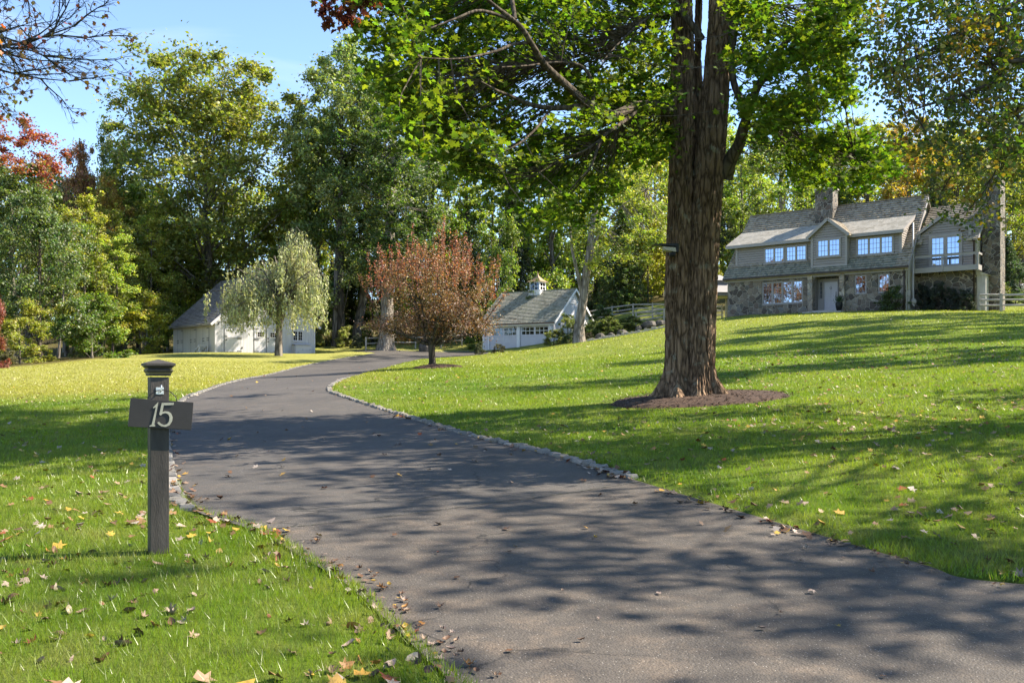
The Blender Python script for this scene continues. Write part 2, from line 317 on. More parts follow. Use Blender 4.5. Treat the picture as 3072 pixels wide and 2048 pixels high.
# ------------------------------------------------------------------ ground, driveway
PAIRS = [((2.2, -4), (14, -4)), ((1.2, .3), (12, 2.0)), ((.55, 2), (8, 3.3)), (453, 682, None), (392, 627, 1024, 586), (345, 585, 914, 562), (302, 559, 762, 518), (258, 532, 642, 482),
         (192, 509, 610, 473), (176, 485, 560, 457), (168, 440, 470, 436), (170, 418, 414, 419), (187, 398, 350, 399), (205, 391, 328, 390), (236, 381, 336, 382), (261, 376, 352, 376.5), (300, 366.5, 383, 368), (340, 358.5, 427, 358.5)]
Lp, Rp = [], []
for q in PAIRS:
    if len(q) == 2: Lp.append(Vector(q[0])); Rp.append(Vector(q[1]))
    elif q[2] is None: g = G(q[0], q[1]); Lp.append(g.xy); Rp.append(Vector((5.2, 4.35)))
    else: Lp.append(G(q[0], q[1]).xy); Rp.append(G(q[2], q[3]).xy)
Lp.append(Vector((-12.6, 83))); Rp.append(Vector((-2.3, 83.2)))
Lp.append(Vector((-16.5, 89))); Rp.append(Vector((-3.4, 88.2)))
def smooth_line(p, n):
    d = [0]
    for a, b in zip(p, p[1:]): d.append(d[-1] + 1)
    t = np.linspace(0, len(p) - 1, n); out = []
    for u in t:
        i = min(int(u), len(p) - 2); f = u - i; p0 = p[max(i - 1, 0)]; p1 = p[i]; p2 = p[i + 1]; p3 = p[min(i + 2, len(p) - 1)]
        out.append(.5 * ((2 * p1) + (p2 - p0) * f + (2 * p0 - 5 * p1 + 4 * p2 - p3) * f * f + (3 * p1 - p0 - 3 * p2 + p3) * f ** 3))
    return out
SUB = 8; NS = (len(Lp) - 1) * SUB + 1
Ls = smooth_line(Lp, NS); Rs = smooth_line(Rp, NS)
PG = np.array([tuple(p) for p in Ls] + [tuple(p) for p in reversed(Rs)])
def inside(x, y):
    x = np.asarray(x).ravel(); y = np.asarray(y).ravel(); r = np.zeros(len(x), bool); n = len(PG)
    for i in range(n):
        x0, y0 = PG[i]; x1, y1 = PG[(i + 1) % n]
        if y0 == y1: continue
        c = ((y0 > y) != (y1 > y)); xi = (x1 - x0) * (y - y0) / (y1 - y0) + x0; r ^= c & (x < xi)
    return r
def edge_dist(x, y):
    x = np.asarray(x).ravel(); y = np.asarray(y).ravel(); d = np.full(len(x), 1e9); n = len(PG)
    for i in range(n):
        a = PG[i]; b = PG[(i + 1) % n]; ab = b - a; l2 = (ab ** 2).sum() + 1e-9
        t = np.clip(((x - a[0]) * ab[0] + (y - a[1]) * ab[1]) / l2, 0, 1); d = np.minimum(d, (x - a[0] - t * ab[0]) ** 2 + (y - a[1] - t * ab[1]) ** 2)
    return np.sqrt(d)
def dry_sunlit_mask(x, y):
    d = np.clip((y - 23) / 6, 0, 1) * np.clip((-2.0 - x + (y - 24) * -.12) / 4, 0, 1) * np.clip((92 - y) / 4, 0, 1) * .85
    d2 = np.clip((y - 30) / 30, 0, 1) * np.clip((x + 12) / 10, 0, 1) * .42  # far lawn: paler yellow painted in for sunlight, grass there is not dry
    d3 = np.clip((y - 84) / 2, 0, 1) * np.clip((101 - y) / 3, 0, 1) * np.clip((x + 21) / 2, 0, 1) * np.clip((2 - x) / 3, 0, 1) * .8
    return np.maximum(np.maximum(d, d2), d3)
def woodmask(x, y):
    a = np.clip((y - (98 + np.clip(x, -60, 60) * .12)) / 3, 0, 1); edge = 57 + (-31.5 - x) * -1.0
    b = np.clip((y - (56 + np.clip(x + 33, -60, 60) * 6.0)) / 3, 0, 1) * np.clip((-31 - x) / 2, 0, 1)
    c = np.clip((y - 76) / 5, 0, 1) * np.clip((x - 14) / 6, 0, 1)
    return np.clip(np.maximum(np.maximum(a, b), c), 0, 1)
def graded(lo, hi, c0, c1, fine, grow):
    a = list(np.arange(c0, c1 + 1e-6, fine)); s = fine; x = c1
    while x < hi: s *= grow; x += s; a.append(x)
    s = fine; x = c0
    while x > lo: s *= grow; x -= s; a.insert(0, x)
    return np.array(a)
gx = graded(-700, 700, -6, 9, .13, 1.035); gy = graded(-300, 1200, 2.5, 20, .13, 1.022)
GX, GY = np.meshgrid(gx, gy); rx, ry = GX.ravel(), GY.ravel()
gz = Hn(np.clip(rx, -260, 260), np.clip(ry, -80, 300))
ins = inside(rx, ry); ed = edge_dist(rx, ry)
gz2 = gz + np.where(ins, -.09 * np.clip(ed / .22, 0, 1), .05 * np.clip(ed / .25, 0, 1) - .02)
grid_mesh('ground', gx, gy, gz2, m_ground, {'dry': dry_sunlit_mask(rx, ry), 'wood': woodmask(rx, ry)})['kind'] = 'structure'
def ribbon(name, i0, i1, mat_, NX=26):
    V = []; Fc = []
    for i in range(i0, i1 + 1):
        for j in range(NX + 1):
            p = Ls[i].lerp(Rs[i], j / NX); V.append((p.x, p.y))
    V = np.array(V); z = Hn(V[:, 0], V[:, 1]) + .004; mb = MB(); mb.v = [(a[0], a[1], b) for a, b in zip(V, z)]
    for i in range(i1 - i0):
        for j in range(NX): q = i * (NX + 1) + j; mb.f.append((q, q + 1, q + NX + 2, q + NX + 1))
    o = mb.build(name, mat_, None, True); o['kind'] = 'structure'; return o
SEAM = 7 * SUB
ribbon('driveway_apron', 0, SEAM, m_apron); ribbon('driveway', SEAM, NS - 1, m_drive)
# seam between apron and drive: a narrow dark crack with bits of moss
mb = MB(); random.seed(5)
for j in range(140):
    a = Ls[SEAM].lerp(Rs[SEAM], j / 140); b = Ls[SEAM].lerp(Rs[SEAM], (j + 1) / 140); o_ = noise.noise((a.x * 2, a.y, 0)) * .05; o2 = noise.noise((b.x * 2, b.y, 0)) * .05; w1 = .004 + .012 * abs(noise.noise((j * .3, 0, 0)))
    za, zb = H(*a) + .009, H(*b) + .009
    mb.poly([(a.x, a.y + o_ - w1, za), (b.x, b.y + o2 - w1, zb), (b.x, b.y + o2 + w1, zb), (a.x, a.y + o_ + w1, za)])
mb.build('driveway_crack', simple('crack', (.018, .022, .012), .95, .4, 30), None)['kind'] = 'structure'

def kerb(line, name, side):
    mb = MB(); rng = random.Random(3); acc = 0; pos = 0; pts = line; i = 0; cur = pts[0].copy()
    L = [0]
    for a, b in zip(pts, pts[1:]): L.append(L[-1] + (b - a).length)
    s = 0
    while s < L[-1] - .3:
        ln = rng.uniform(.17, .28)
        def at(t):
            k = max(0, min(len(L) - 2, int(np.searchsorted(L, t)) - 1)); f = (t - L[k]) / (L[k + 1] - L[k]); return pts[k].lerp(pts[k + 1], f)
        a = at(s); b = at(s + ln - .05); d = (b - a).normalized(); n = Vector((-d.y, d.x)) * side; w_ = rng.uniform(.08, .12); h = H(a.x, a.y) + rng.uniform(.030, .062); tl = rng.uniform(-.014, .014)
        j = lambda: rng.uniform(-.016, .016); base = h - .2
        A = [a - n * .03, b - n * .03, b + n * w_, a + n * w_]
        t0 = [(p.x + j(), p.y + j(), h - .02 + j() * .5) for p in A]; cc = Vector((sum(p.x for p in A) / 4, sum(p.y for p in A) / 4))
        t1 = [(cc.x + (p[0] - cc.x) * .84, cc.y + (p[1] - cc.y) * .84, h + tl * (1 if q % 2 else -1)) for q, p in enumerate(t0)]
        n0 = len(mb.v); mb.v += [(p[0], p[1], base) for p in t0] + t0 + t1
        for r_ in (0, 4):
            for q in range(4): q2 = (q + 1) % 4; mb.f.append((n0 + r_ + q, n0 + r_ + q2, n0 + r_ + 4 + q2, n0 + r_ + 4 + q))
        mb.f.append((n0 + 8, n0 + 9, n0 + 10, n0 + 11)); s += ln
    return mb.build(name, m_cobble2, None, False, .008)
def shade_free(x, y, z):
    s = (z - .4) / sdir.z; gx_, gy_ = x - sdir.x * s, y - sdir.y * s
    for x0, x1, y0, y1 in LIT:
        if x0 < gx_ < x1 and y0 < gy_ < y1: return False
    return True
LIT = [(-6, -.3, 3.2, 4.5), (-4.5, -.9, 5.4, 7.4), (-9, -3, 8.4, 10.8), (5, 9, 9.5, 11.5), (2.2, 5.0, 7.9, 10.0), (1.2, 2.6, 3.4, 4.2), (-1.7, -1.0, 4.6, 6.4), (-3.6, -2.3, 6.2, 8.3), (-5.5, -3.0, 4.2, 5.0), (-7.5, -5, 9, 10.5), (-3, -1, 8.6, 9.3), (0, 2.4, 8.2, 8.9), (5.5, 11, 12.5, 14.2)]  # ground patches kept sunny by leaving gaps in the crowns
k = M('granite_cobbles'); rr = k.n('NewGeometry').outputs['Random Per Island']; cc_ = k.ramp(rr, [(0, (.13, .125, .12)), (.4, (.24, .23, .215)), (.75, (.18, .165, .14)), (1, (.31, .29, .27))]); n_ = k.noise(k.pos('World'), 40, 5, .7)
m_cobble2 = k.pbr(k.mix(k.mr(n_, .35, .7, .5, 0), cc_, (.14, .13, .12)), .85, k.bump(n_, .6, .01), 0, .2)
kerb(Ls[8 * SUB:17 * SUB + 4], 'cobblestone_kerb', 1)['kind'] = 'structure'
kerb(Rs[7 * SUB + 2:15 * SUB], 'cobblestone_kerb', -1)['kind'] = 'structure'
kerb([Vector((-16.4, 89.2)), Vector((-10, 89.4)), Vector((-4, 88.7))], 'cobblestone_kerb', 1)['kind'] = 'structure'

# mulch rings
def mulch(cx, cy, rx_, ry_, name, hgt=.05, chips=1600):
    mb = MB(); NR, NA = 10, 48; pts = []
    for r_ in range(NR + 1):
        for a_ in range(NA):
            th = 2 * math.pi * a_ / NA; f = r_ / NR; wob = 1 + .08 * noise.noise((math.cos(th) * 1.5, math.sin(th) * 1.5, cx)) * 2
            pts.append((cx + rx_ * f * wob * math.cos(th), cy + ry_ * f * wob * math.sin(th), hgt * (1 - f ** 3) + .055 * (1 - f) + .05 - (.08 if r_ == NR else 0) + .012 * noise.noise((f * 9, th * 9, 0))))
    z = Hn([p[0] for p in pts], [p[1] for p in pts]); mb.v = [(p[0], p[1], p[2] + q) for p, q in zip(pts, z)]
    for r_ in range(NR):
        for a_ in range(NA): a2 = (a_ + 1) % NA; mb.f.append((r_ * NA + a_, r_ * NA + a2, (r_ + 1) * NA + a2, (r_ + 1) * NA + a_))
    rng = random.Random(8)
    for _ in range(chips):
        th = rng.uniform(0, 6.28); f = math.sqrt(rng.random()) * 1.0; x, y = cx + rx_ * f * math.cos(th), cy + ry_ * f * math.sin(th); zz = H(x, y) + hgt * (1 - f ** 3) + .055 * (1 - f) + .055
        d = Vector((rng.uniform(-1, 1), rng.uniform(-1, 1), rng.uniform(-.3, .3))).normalized() * rng.uniform(.015, .045); s_ = d.cross(Vector((0, 0, 1))).normalized() * .008
        c_ = Vector((x, y, zz + rng.uniform(0, .015))); mb.poly([c_ - d - s_, c_ + d - s_, c_ + d + s_, c_ - d + s_])
    o = mb.build(name, m_mulch, None, True); o['kind'] = 'structure'
BT = Vector((3.45, 17.5, H(3.45, 17.5)))
mulch(3.55, 17.35, 1.85, 1.5, 'mulch_bed'); PLX, PLY = (432 - 512) / 900 * 45, 45.0
mulch(PLX + .2, PLY, 1.3, 1.2, 'mulch_bed', .12, 150)

# grass blades
def grass():
    rng = np.random.default_rng(2); Vs = []; Ds = []
    bands = [(2.6, 5, 5200, .0035, .05), (5, 8, 3400, .005, .05), (8, 13, 1700, .008, .052), (13, 22, 700, .013, .055), (22, 40, 220, .022, .06), (40, 66, 70, .036, .07)]
    for y0, y1, dens, wd, ht in bands:
        area = .62 * (y1 * y1 - y0 * y0) + 2 * (y1 - y0); n = int(dens * area * .95)
        y = np.sqrt(rng.uniform(y0 * y0, y1 * y1, n)); x = rng.uniform(-1, 1, n) * (.62 * y + .6)
        keep = ~inside(x, y) | (edge_dist(x, y) < .035 * (y < 9)); 
        keep &= woodmask(x, y) < .3; keep &= ((x - 3.55) / 1.8) ** 2 + ((y - 17.35) / 1.45) ** 2 > 1; keep &= ((x - PLX - .2) / 1.25) ** 2 + ((y - PLY) / 1.15) ** 2 > 1
        keep &= ~((edge_dist(x, y) < .13) & (~inside(x, y)) & (y > 6.6))
        x, y = x[keep], y[keep]; n = len(x); z = Hn(x, y) + .02
        pn = np.array([noise.noise((a * .9, b * .9, 3)) for a, b in zip(x[::1], y[::1])]) if n < 90000 else np.sin(x * 1.7 + np.sin(y * 1.3) * 2) * np.sin(y * 1.9 + np.sin(x * 1.1) * 2)
        a = rng.uniform(0, 2 * np.pi, n); hh = ht * rng.uniform(.55, 1.35, n) * (1 + .35 * pn); ww = wd * rng.uniform(.7, 1.3, n)
        ld = rng.uniform(0, 2 * np.pi, n); lm = hh * rng.uniform(.1, .9, n)
        b = np.stack([x, y, z], 1); s = np.stack([np.cos(a) * ww / 2, np.sin(a) * ww / 2, 0 * a], 1); t = np.stack([np.cos(ld) * lm, np.sin(ld) * lm, hh * .95], 1)
        Vs.append(np.stack([b - s, b + s, b + t], 1).reshape(-1, 3)); Ds.append(np.repeat(dry_sunlit_mask(x, y), 3))
    o = np_mesh('grass', np.concatenate(Vs), 3, m_grass); at = o.data.attributes.new('dry', 'FLOAT', 'POINT'); at.data.foreach_set('value', np.concatenate(Ds).astype(np.float32))
    tag(o, 'short green lawn grass on both sides of the driveway', 'grass', kind='stuff')
grass()
# ------------------------------------------------------------------ building helpers
def span(poly, v):
    xs = []
    n = len(poly)
    for i in range(n):
        (u0, v0), (u1, v1) = poly[i], poly[(i + 1) % n]
        if (v0 <= v <= v1) or (v1 <= v <= v0):
            if abs(v1 - v0) < 1e-9: xs += [u0, u1]
            else: xs.append(u0 + (u1 - u0) * (v - v0) / (v1 - v0))
    return (min(xs), max(xs)) if xs else None
def courses(mb, O, U, V, poly, step, lip, jit=0.0, seed=1, gap=0.0):
    """lapped rows (shingles, clapboards) over a convex polygon given in (u, v) on plane O,U,V"""
    O, U, V = Vector(O), Vector(U).normalized(), Vector(V).normalized(); Nn = U.cross(V).normalized(); rng = random.Random(seed)
    lo = min(p[1] for p in poly); hi = max(p[1] for p in poly); brk = sorted(set(p[1] for p in poly)); v = lo; e = 1e-5
    while v < hi - 1e-4:
        v1 = min(v + step, hi)
        for b in brk:
            if v + 1e-3 < b < v1 - 1e-3: v1 = b
        a = span(poly, v + e); b = span(poly, v1 - e)
        if a and b:
            if jit:
                n = max(1, int((a[1] - a[0]) / .16)); lips = [lip * rng.uniform(.8, 1.25) for _ in range(n)]; dv = [rng.uniform(0, jit) for _ in range(n)]
            else: n = 1; lips = [lip]; dv = [0]
            for i in range(n):
                f0, f1 = i / n, (i + 1) / n
                p = lambda q, f, vv, l: O + U * (q[0] + (q[1] - q[0]) * f) + V * vv + Nn * l
                v_ = v; v = v + gap; back = -.005 if not gap else -.045
                A, B, Cc, D = p(a, f0, v - dv[i], lips[i]), p(a, f1, v - dv[i], lips[i]), p(b, f1, v1, 0.001), p(b, f0, v1, 0.001)
                mb.poly([A, B, Cc, D]); mb.poly([p(a, f0, v - dv[i], back), p(a, f1, v - dv[i], back), B, A])
                if gap: mb.poly([D, Cc, p(b, f1, v1, back), p(b, f0, v1, back)])
                v = v_
        v = v1
    return mb
def planks(mb, O, U, V, poly, w_, gap, t, seed=1):
    """vertical boards of width w_ over a convex polygon"""
    O, U, V = Vector(O), Vector(U).normalized(), Vector(V).normalized(); Nn = U.cross(V).normalized(); rng = random.Random(seed)
    q = [(b, a) for a, b in poly]; lo = min(p[0] for p in poly); hi = max(p[0] for p in poly); u = lo; brk = sorted(set(p[0] for p in poly))
    while u < hi - 1e-3:
        u1 = min(u + w_ * rng.uniform(.8, 1.2), hi); tt = t * rng.uniform(.85, 1.15); cuts = [u + gap / 2] + [b for b in brk if u + .02 < b < u1 - .02] + [u1 - gap / 2]
        for c0, c1 in zip(cuts, cuts[1:]):
            if c1 - c0 < .01: continue
            a = span(q, c0 + 1e-5); b = span(q, c1 - 1e-5)
            if not a or not b: continue
            f = [O + U * c0 + V * a[0], O + U * c1 + V * b[0], O + U * c1 + V * b[1], O + U * c0 + V * a[1]]
            if (f[3] - f[0]).length < .01 and (f[2] - f[1]).length < .01: continue
            mb.prism(f, [x + Nn * tt for x in f])
        u = u1
    return mb
def holed(mb, x0, x1, z0, z1, y0, y1, holes):
    xs = sorted(set([x0, x1] + [h[0] for h in holes] + [h[1] for h in holes]))
    for a, b in zip(xs, xs[1:]):
        zs = [z0]
        for h in sorted(holes, key=lambda h: h[2]):
            if h[0] <= a + 1e-6 and h[1] >= b - 1e-6: zs += [h[2], h[3]]
        zs.append(z1)
        for c, d in zip(zs[::2], zs[1::2]):
            if d - c > .001: mb.box(a, b, y0, y1, c, d)
    return mb
def window(par, x0, x1, z0, z1, y, units, nx, nz, mat_, glass, trim=.09, out=.045, mull=.07, mun=.022, gaps=None, name='window', sill=True, sash=.035):
    """frame + muntins as the part, each sash's pane a sub-part; wall plane at y, outside is -y"""
    mb = MB(); xa, xb, za, zb = x0 + trim, x1 - trim, z0 + trim, z1 - trim
    mb.box(x0, xa, y - out, y + .02, z0, z1).box(xb, x1, y - out, y + .02, z0, z1).box(xa, xb, y - out, y + .02, z0, za).box(xa, xb, y - out, y + .02, zb, z1)
    if sill: mb.box(x0 - .03, x1 + .03, y - out - .05, y - .001, z0 - .045, z0 - .001)
    w_ = (xb - xa - mull * (units - 1)) / units; panes = []
    for i in range(units):
        a = xa + i * (w_ + mull); b = a + w_
        if i: mb.box(a - mull, a, y - out + .004, y + .018, za, zb)
        s = sash; mb.box(a, a + s, y - out + .012, y + .015, za, zb).box(b - s, b, y - out + .012, y + .015, za, zb).box(a + s, b - s, y - out + .012, y + .015, za, za + s).box(a + s, b - s, y - out + .012, y + .015, zb - s, zb)
        a2, b2, c2, d2 = a + s, b - s, za + s, zb - s; panes.append((a2, b2, c2, d2))
        for j in range(1, nx): xx = a2 + (b2 - a2) * j / nx; mb.box(xx - mun / 2, xx + mun / 2, y - .022, y - .006, c2, d2)
        for j in range(1, nz): zz = c2 + (d2 - c2) * j / nz; mb.box(a2, b2, y - .0235, y - .0045, zz - mun / 2, zz + mun / 2)
    o = mb.build(name, mat_, par)
    for a, b, c, d in panes: MB().box(a - .004, b + .004, y - .004, y + .012, c - .004, d + .004).build('pane', glass, o)
    return o

def split_loose(o):
    me = o.data; par = list(range(len(me.vertices)))
    def find(a):
        while par[a] != a: par[a] = par[par[a]]; a = par[a]
        return a
    for p in me.polygons:
        v = p.vertices; r0 = find(v[0])
        for q in v[1:]: par[find(q)] = r0
    groups = {}
    for p in me.polygons: groups.setdefault(find(p.vertices[0]), []).append(p)
    if len(groups) < 2: return
    nm = o.name.split('.')[0]; mt = me.materials[0]; V = [tuple(v.co) for v in me.vertices]
    for ps in groups.values():
        ids = sorted({i for p in ps for i in p.vertices}); mp_ = {a: i for i, a in enumerate(ids)}; m2 = bpy.data.meshes.new(nm); m2.from_pydata([V[i] for i in ids], [], [[mp_[i] for i in p.vertices] for p in ps]); m2.materials.append(mt); m2.update()
        q = bpy.data.objects.new(nm, m2); C.objects.link(q); q.parent = o.parent
    bpy.data.objects.remove(o)

# ------------------------------------------------------------------ stone and clapboard house
HA = math.atan2(-.633, .774); HO = Vector((26.05 - .774 * 12.75, 59.5 + .633 * 12.75, EYE + 4.3))
house = empty('stone_house', HO, HA, 'grey clapboard and fieldstone house with long shed dormer on top of the lawn', 'house')
def hw(x, y, z=0): v = Matrix.Rotation(HA, 3, 'Z') @ Vector((x, y, z)) + HO; return v
W_ = 12.75; DP = 9.0; SL = 1.11
def rz(y): return 3.25 + SL * y
RY = 4.5
holes = [(2.7, 5.78, .85, 2.5), (6.5, 8.4, .2, 2.72), (9.36, 10.2, 1.24, 2.56), (10.92, 11.72, 1.24, 2.56)]
mb = MB(); holed(mb, 0, W_, -1.4, 2.84, 0, .4, holes)
mb.prism([(0, .4, -1.4), (.38, .4, -1.4), (.38, DP, -1.4), (0, DP, -1.4)], [(0, .4, 2.84), (.38, .4, 2.84), (.38, DP, 2.84), (0, DP, 2.84)]); mb.box(.38, W_ - .05, DP - .3, DP, -1.4, 2.84)
mb.build('stone_wall', m_stone, house)
k = MB().box(6.16, 6.5, -.14, -.002, -.6, 2.8).box(8.4, 8.74, -.14, -.002, -.6, 2.76); k.build('stone_pier', stone_mat('light_pier_stone', 2.9, 1.6), house)
# gable walls
for nm, x, mt, s in (('gable_wall', W_, m_sidefr, 1), ('gable_wall', .38, m_sidefr, -1)):
    mb = MB(); z0 = -1.2 if s > 0 else 2.84
    pol = [(.02, z0), (DP - .02, z0), (DP - .02, rz(DP - 2 * (DP - RY)) - .25), (RY, rz(RY) - .25), (.02, rz(.02) - .25)] if True else 0
    if s > 0: planks(mb, (x - .03, 0, 0), (0, 1, 0), (0, 0, 1), pol, .26, .012, .03); mb.prism([(x - .2, p[0], p[1]) for p in pol], [(x - .028, p[0], p[1]) for p in pol])
    else: mb.prism([(x - .2, p[0], p[1]) for p in pol], [(x - .028, p[0], p[1]) for p in pol])
    mb.build(nm, mt, house)
# main roof
mb = MB(); x0, x1 = -.2, W_ + .22; YE = -.32; V = Vector((0, 1, SL)); LV = V.length; vl = (RY - YE) * LV
courses(mb, (x0, YE, rz(YE)), (1, 0, 0), V, [(0, 0), (x1 - x0, 0), (x1 - x0, vl), (0, vl)], .24, .085, .006, 3)
courses(mb, (x1, 2 * RY - YE, rz(YE)), (-1, 0, 0), Vector((0, -1, SL)), [(0, 0), (x1 - x0, 0), (x1 - x0, vl), (0, vl)], .19, .035, 0, 4)
t = .14
mb.prism([(x0, YE, rz(YE) - t), (x0, RY, rz(RY) - t), (x0, 2 * RY - YE, rz(YE) - t), (x0, 2 * RY - YE, rz(YE) - .01), (x0, RY, rz(RY) - .01), (x0, YE, rz(YE) - .01)],
         [(x1, YE, rz(YE) - t), (x1, RY, rz(RY) - t), (x1, 2 * RY - YE, rz(YE) - t), (x1, 2 * RY - YE, rz(YE) - .01), (x1, RY, rz(RY) - .01), (x1, YE, rz(YE) - .01)])
mb.bar((x0, RY - .06, rz(RY) + .03), (x1, RY - .06, rz(RY) + .03), .16, .03).bar((x0, RY + .06, rz(RY) + .03), (x1, RY + .06, rz(RY) + .031), .16, .031)
roof = mb.build('roof', m_shake, house)
# lower, mossier strip of the roof in front of the dormers
mb = MB(); V2 = V.normalized(); off = Vector((0, -SL, 1)).normalized() * .012
courses(mb, Vector((x0, YE - .02, rz(YE - .02))) + off, (1, 0, 0), V, [(0, 0), (12.15 - x0, 0), (12.15 - x0, .80 * LV), (0, .80 * LV)], .22, .07, .01, 9)
low = mb.build('lower_roof', m_shake_low, house); low['label'] = 'dark mossy shingle strip above the stone wall'
# rake boards
mb = MB()
for xx in (x1 + .003, x0 - .045): mb.prism([(xx, YE - .02, rz(YE) - .22), (xx, RY, rz(RY) - .24), (xx, RY, rz(RY) + .03), (xx, YE - .02, rz(YE) + .03)], [(xx + .04, YE - .02, rz(YE) - .22), (xx + .04, RY, rz(RY) - .24), (xx + .04, RY, rz(RY) + .03), (xx + .04, YE - .02, rz(YE) + .03)])
mb.build('rake_board', m_trim, house)
MB().box(x0, x1, -.10, -.06, 2.62, 2.86).box(x0, x1, -.34, -.002, 2.84, 2.875).build('fascia', m_trim, house)
g = MB().box(x0, x1 + .06, YE - .13, YE - .01, 2.80, 2.90).build('gutter', m_gutter, house)
# shed dormer
DY, DT = .62, 6.82; DYb = (DT - 3.25) / SL; ey, ez = .22, 5.42; DV = Vector((0, DYb - ey, DT - ez)); DL = DV.length
mb = MB(); courses(mb, (.39, DY, 0), (1, 0, 0), (0, 0, 1), [(0, 3.84), (11.91, 3.84), (11.91, 5.5), (0, 5.5)], .17, .03, gap=.03)
mb.box(.41, 12.28, DY + .045, DY + .1, 3.6, 5.6)
for xx, s in ((12.3, 1), (.39, -1)):
    pol = [(DY, rz(DY) + .02), (DYb - .1, rz(DYb - .1)), (DYb - .1, DT - .2), (DY, 5.5)]
    if s > 0: courses(mb, (xx, 0, 0), (0, 1, 0), (0, 0, 1), pol, .16, .034)
    mb.prism([(xx - .1 * s, p[0], p[1]) for p in pol], [(xx - .004 * s, p[0], p[1]) for p in pol])
dorm = mb.build('shed_dormer', m_siding, house)
mb = MB().box(.37, .55, DY - .05, DY - .0, 3.78, 5.5).box(12.14, 12.325, DY - .05, DY - .0, 3.78, 5.5).box(.55, 12.14, DY - .046, DY - .0, 3.76, 3.84)
mb.build('corner_board', m_trim, dorm)
mb = MB(); courses(mb, (-.22, ey, ez), (1, 0, 0), DV, [(0, 0), (12.72, 0), (12.72, DL), (0, DL)], .13, .012, .01, 8)
mb.prism([(-.22, ey, ez - .12), (-.22, DYb, DT - .12), (-.22, DYb, DT - .005), (-.22, ey, ez - .005)], [(12.5, ey, ez - .12), (12.5, DYb, DT - .12), (12.5, DYb, DT - .005), (12.5, ey, ez - .005)])
mb.build('dormer_roof', shingle_mat('dormer_shingles', (.26, .24, .20), (.34, .32, .28), (.42, .39, .34), .3), dorm)
mb = MB().box(-.25, 12.52, ey - .045, ey - .004, ez - .22, ez + .01)
mb.prism([(12.504, ey, ez - .22), (12.504, DYb, DT - .22), (12.504, DYb, DT + .02), (12.504, ey, ez + .015)], [(12.54, ey, ez - .22), (12.54, DYb, DT - .22), (12.54, DYb, DT + .02), (12.54, ey, ez + .015)])
mb.prism([(-.26, ey, ez - .22), (-.26, DYb, DT - .22), (-.26, DYb, DT + .02), (-.26, ey, ez + .015)], [(-.224, ey, ez - .22), (-.224, DYb, DT - .22), (-.224, DYb, DT + .02), (-.224, ey, ez + .015)])
mb.build('fascia', m_trim, dorm)
# small gabled dormer
gx0, gx1, gp, gzp, gze = 6.4, 8.9, 7.65, 6.56, 5.42; GYF = -.04
mb = MB(); courses(mb, (0, GYF, 0), (1, 0, 0), (0, 0, 1), [(gx0, 3.3), (gx1, 3.3), (gx1, 5.5), (gp, 6.5), (gx0, 5.5)], .17, .03, gap=.03)
pol = [(gx0, 3.25), (gx1, 3.25), (gx1, 5.5), (gp, 6.5), (gx0, 5.5)]; mb.prism([(p[0] + (.01 if p[0] < gp else -.01 if p[0] > gp else 0), GYF + .045, p[1]) for p in pol], [(p[0] + (.01 if p[0] < gp else -.01 if p[0] > gp else 0), 1.6, p[1]) for p in pol])
gd = mb.build('gabled_dormer', m_siding, house)
MB().box(gx0 - .02, gx0 + .14, GYF - .05, GYF - .0, 3.25, 5.5).box(gx1 - .14, gx1 + .02, GYF - .05, GYF - .0, 3.25, 5.5).box(gx0 + .14, gx1 - .14, GYF - .047, GYF - .0, 3.25, 3.37).build('corner_board', m_trim, gd)
mb = MB()
for s in (1, -1):
    hwid = 1.47; U = (0, -s, 0); e = Vector((gp + s * hwid, 0, gze)); vv = Vector((-s * hwid, 0, gzp + .08 - gze)); yf, yb = GYF - .28, 2.9
    O = Vector((e.x, yb if s > 0 else yf, e.z))
    courses(mb, Vector((e.x, yf if s > 0 else yb, e.z)), (0, s, 0), vv, [(0, 0), (yb - yf, 0), (yb - yf, vv.length), (0, vv.length)], .15, .02, .01)
    mb.prism([(e.x, yf, e.z - .1), (gp, yf, gzp - .02), (gp, yf, gzp + .07), (e.x, yf, e.z - .005)], [(e.x, yb, e.z - .1), (gp, yb, gzp - .02), (gp, yb, gzp + .07), (e.x, yb, e.z - .005)])
mb.build('dormer_roof', m_shake, gd)
mb = MB()
for s in (1, -1): mb.bar((gp + s * 1.49, GYF - .30, gze - .1), (gp + s * .004, GYF - .30, gzp), .04, .2, (0, 0, 1))
mb.build('rake_board', m_trim, gd)
# windows
for a in [(2.62, 5.87, 3.88, 5.08, DY - .004, 4, 3, 3)]:
    for i, (xa, xb) in enumerate(((2.62, 4.22), (4.26, 5.87))): window(house, xa, xb, 3.9, 5.08, DY - .04, 2, 3, 3, m_trim, m_glass)
window(house, 9.32, 11.80, 3.9, 5.16, DY - .04, 3, 3, 3, m_trim, m_glass); window(gd, 6.80, 8.50, 3.93, 5.22, GYF - .045, 2, 3, 3, m_trim, m_glass)
window(house, 2.71, 5.77, .86, 2.49, .10, 4, 3, 4, m_trim, m_glass, .07, .05, .08); window(house, 9.37, 10.19, 1.25, 2.55, .10, 1, 3, 4, m_trim, m_glass, .07); window(house, 10.93, 11.71, 1.25, 2.55, .10, 1, 3, 4, m_trim, m_glass, .07)
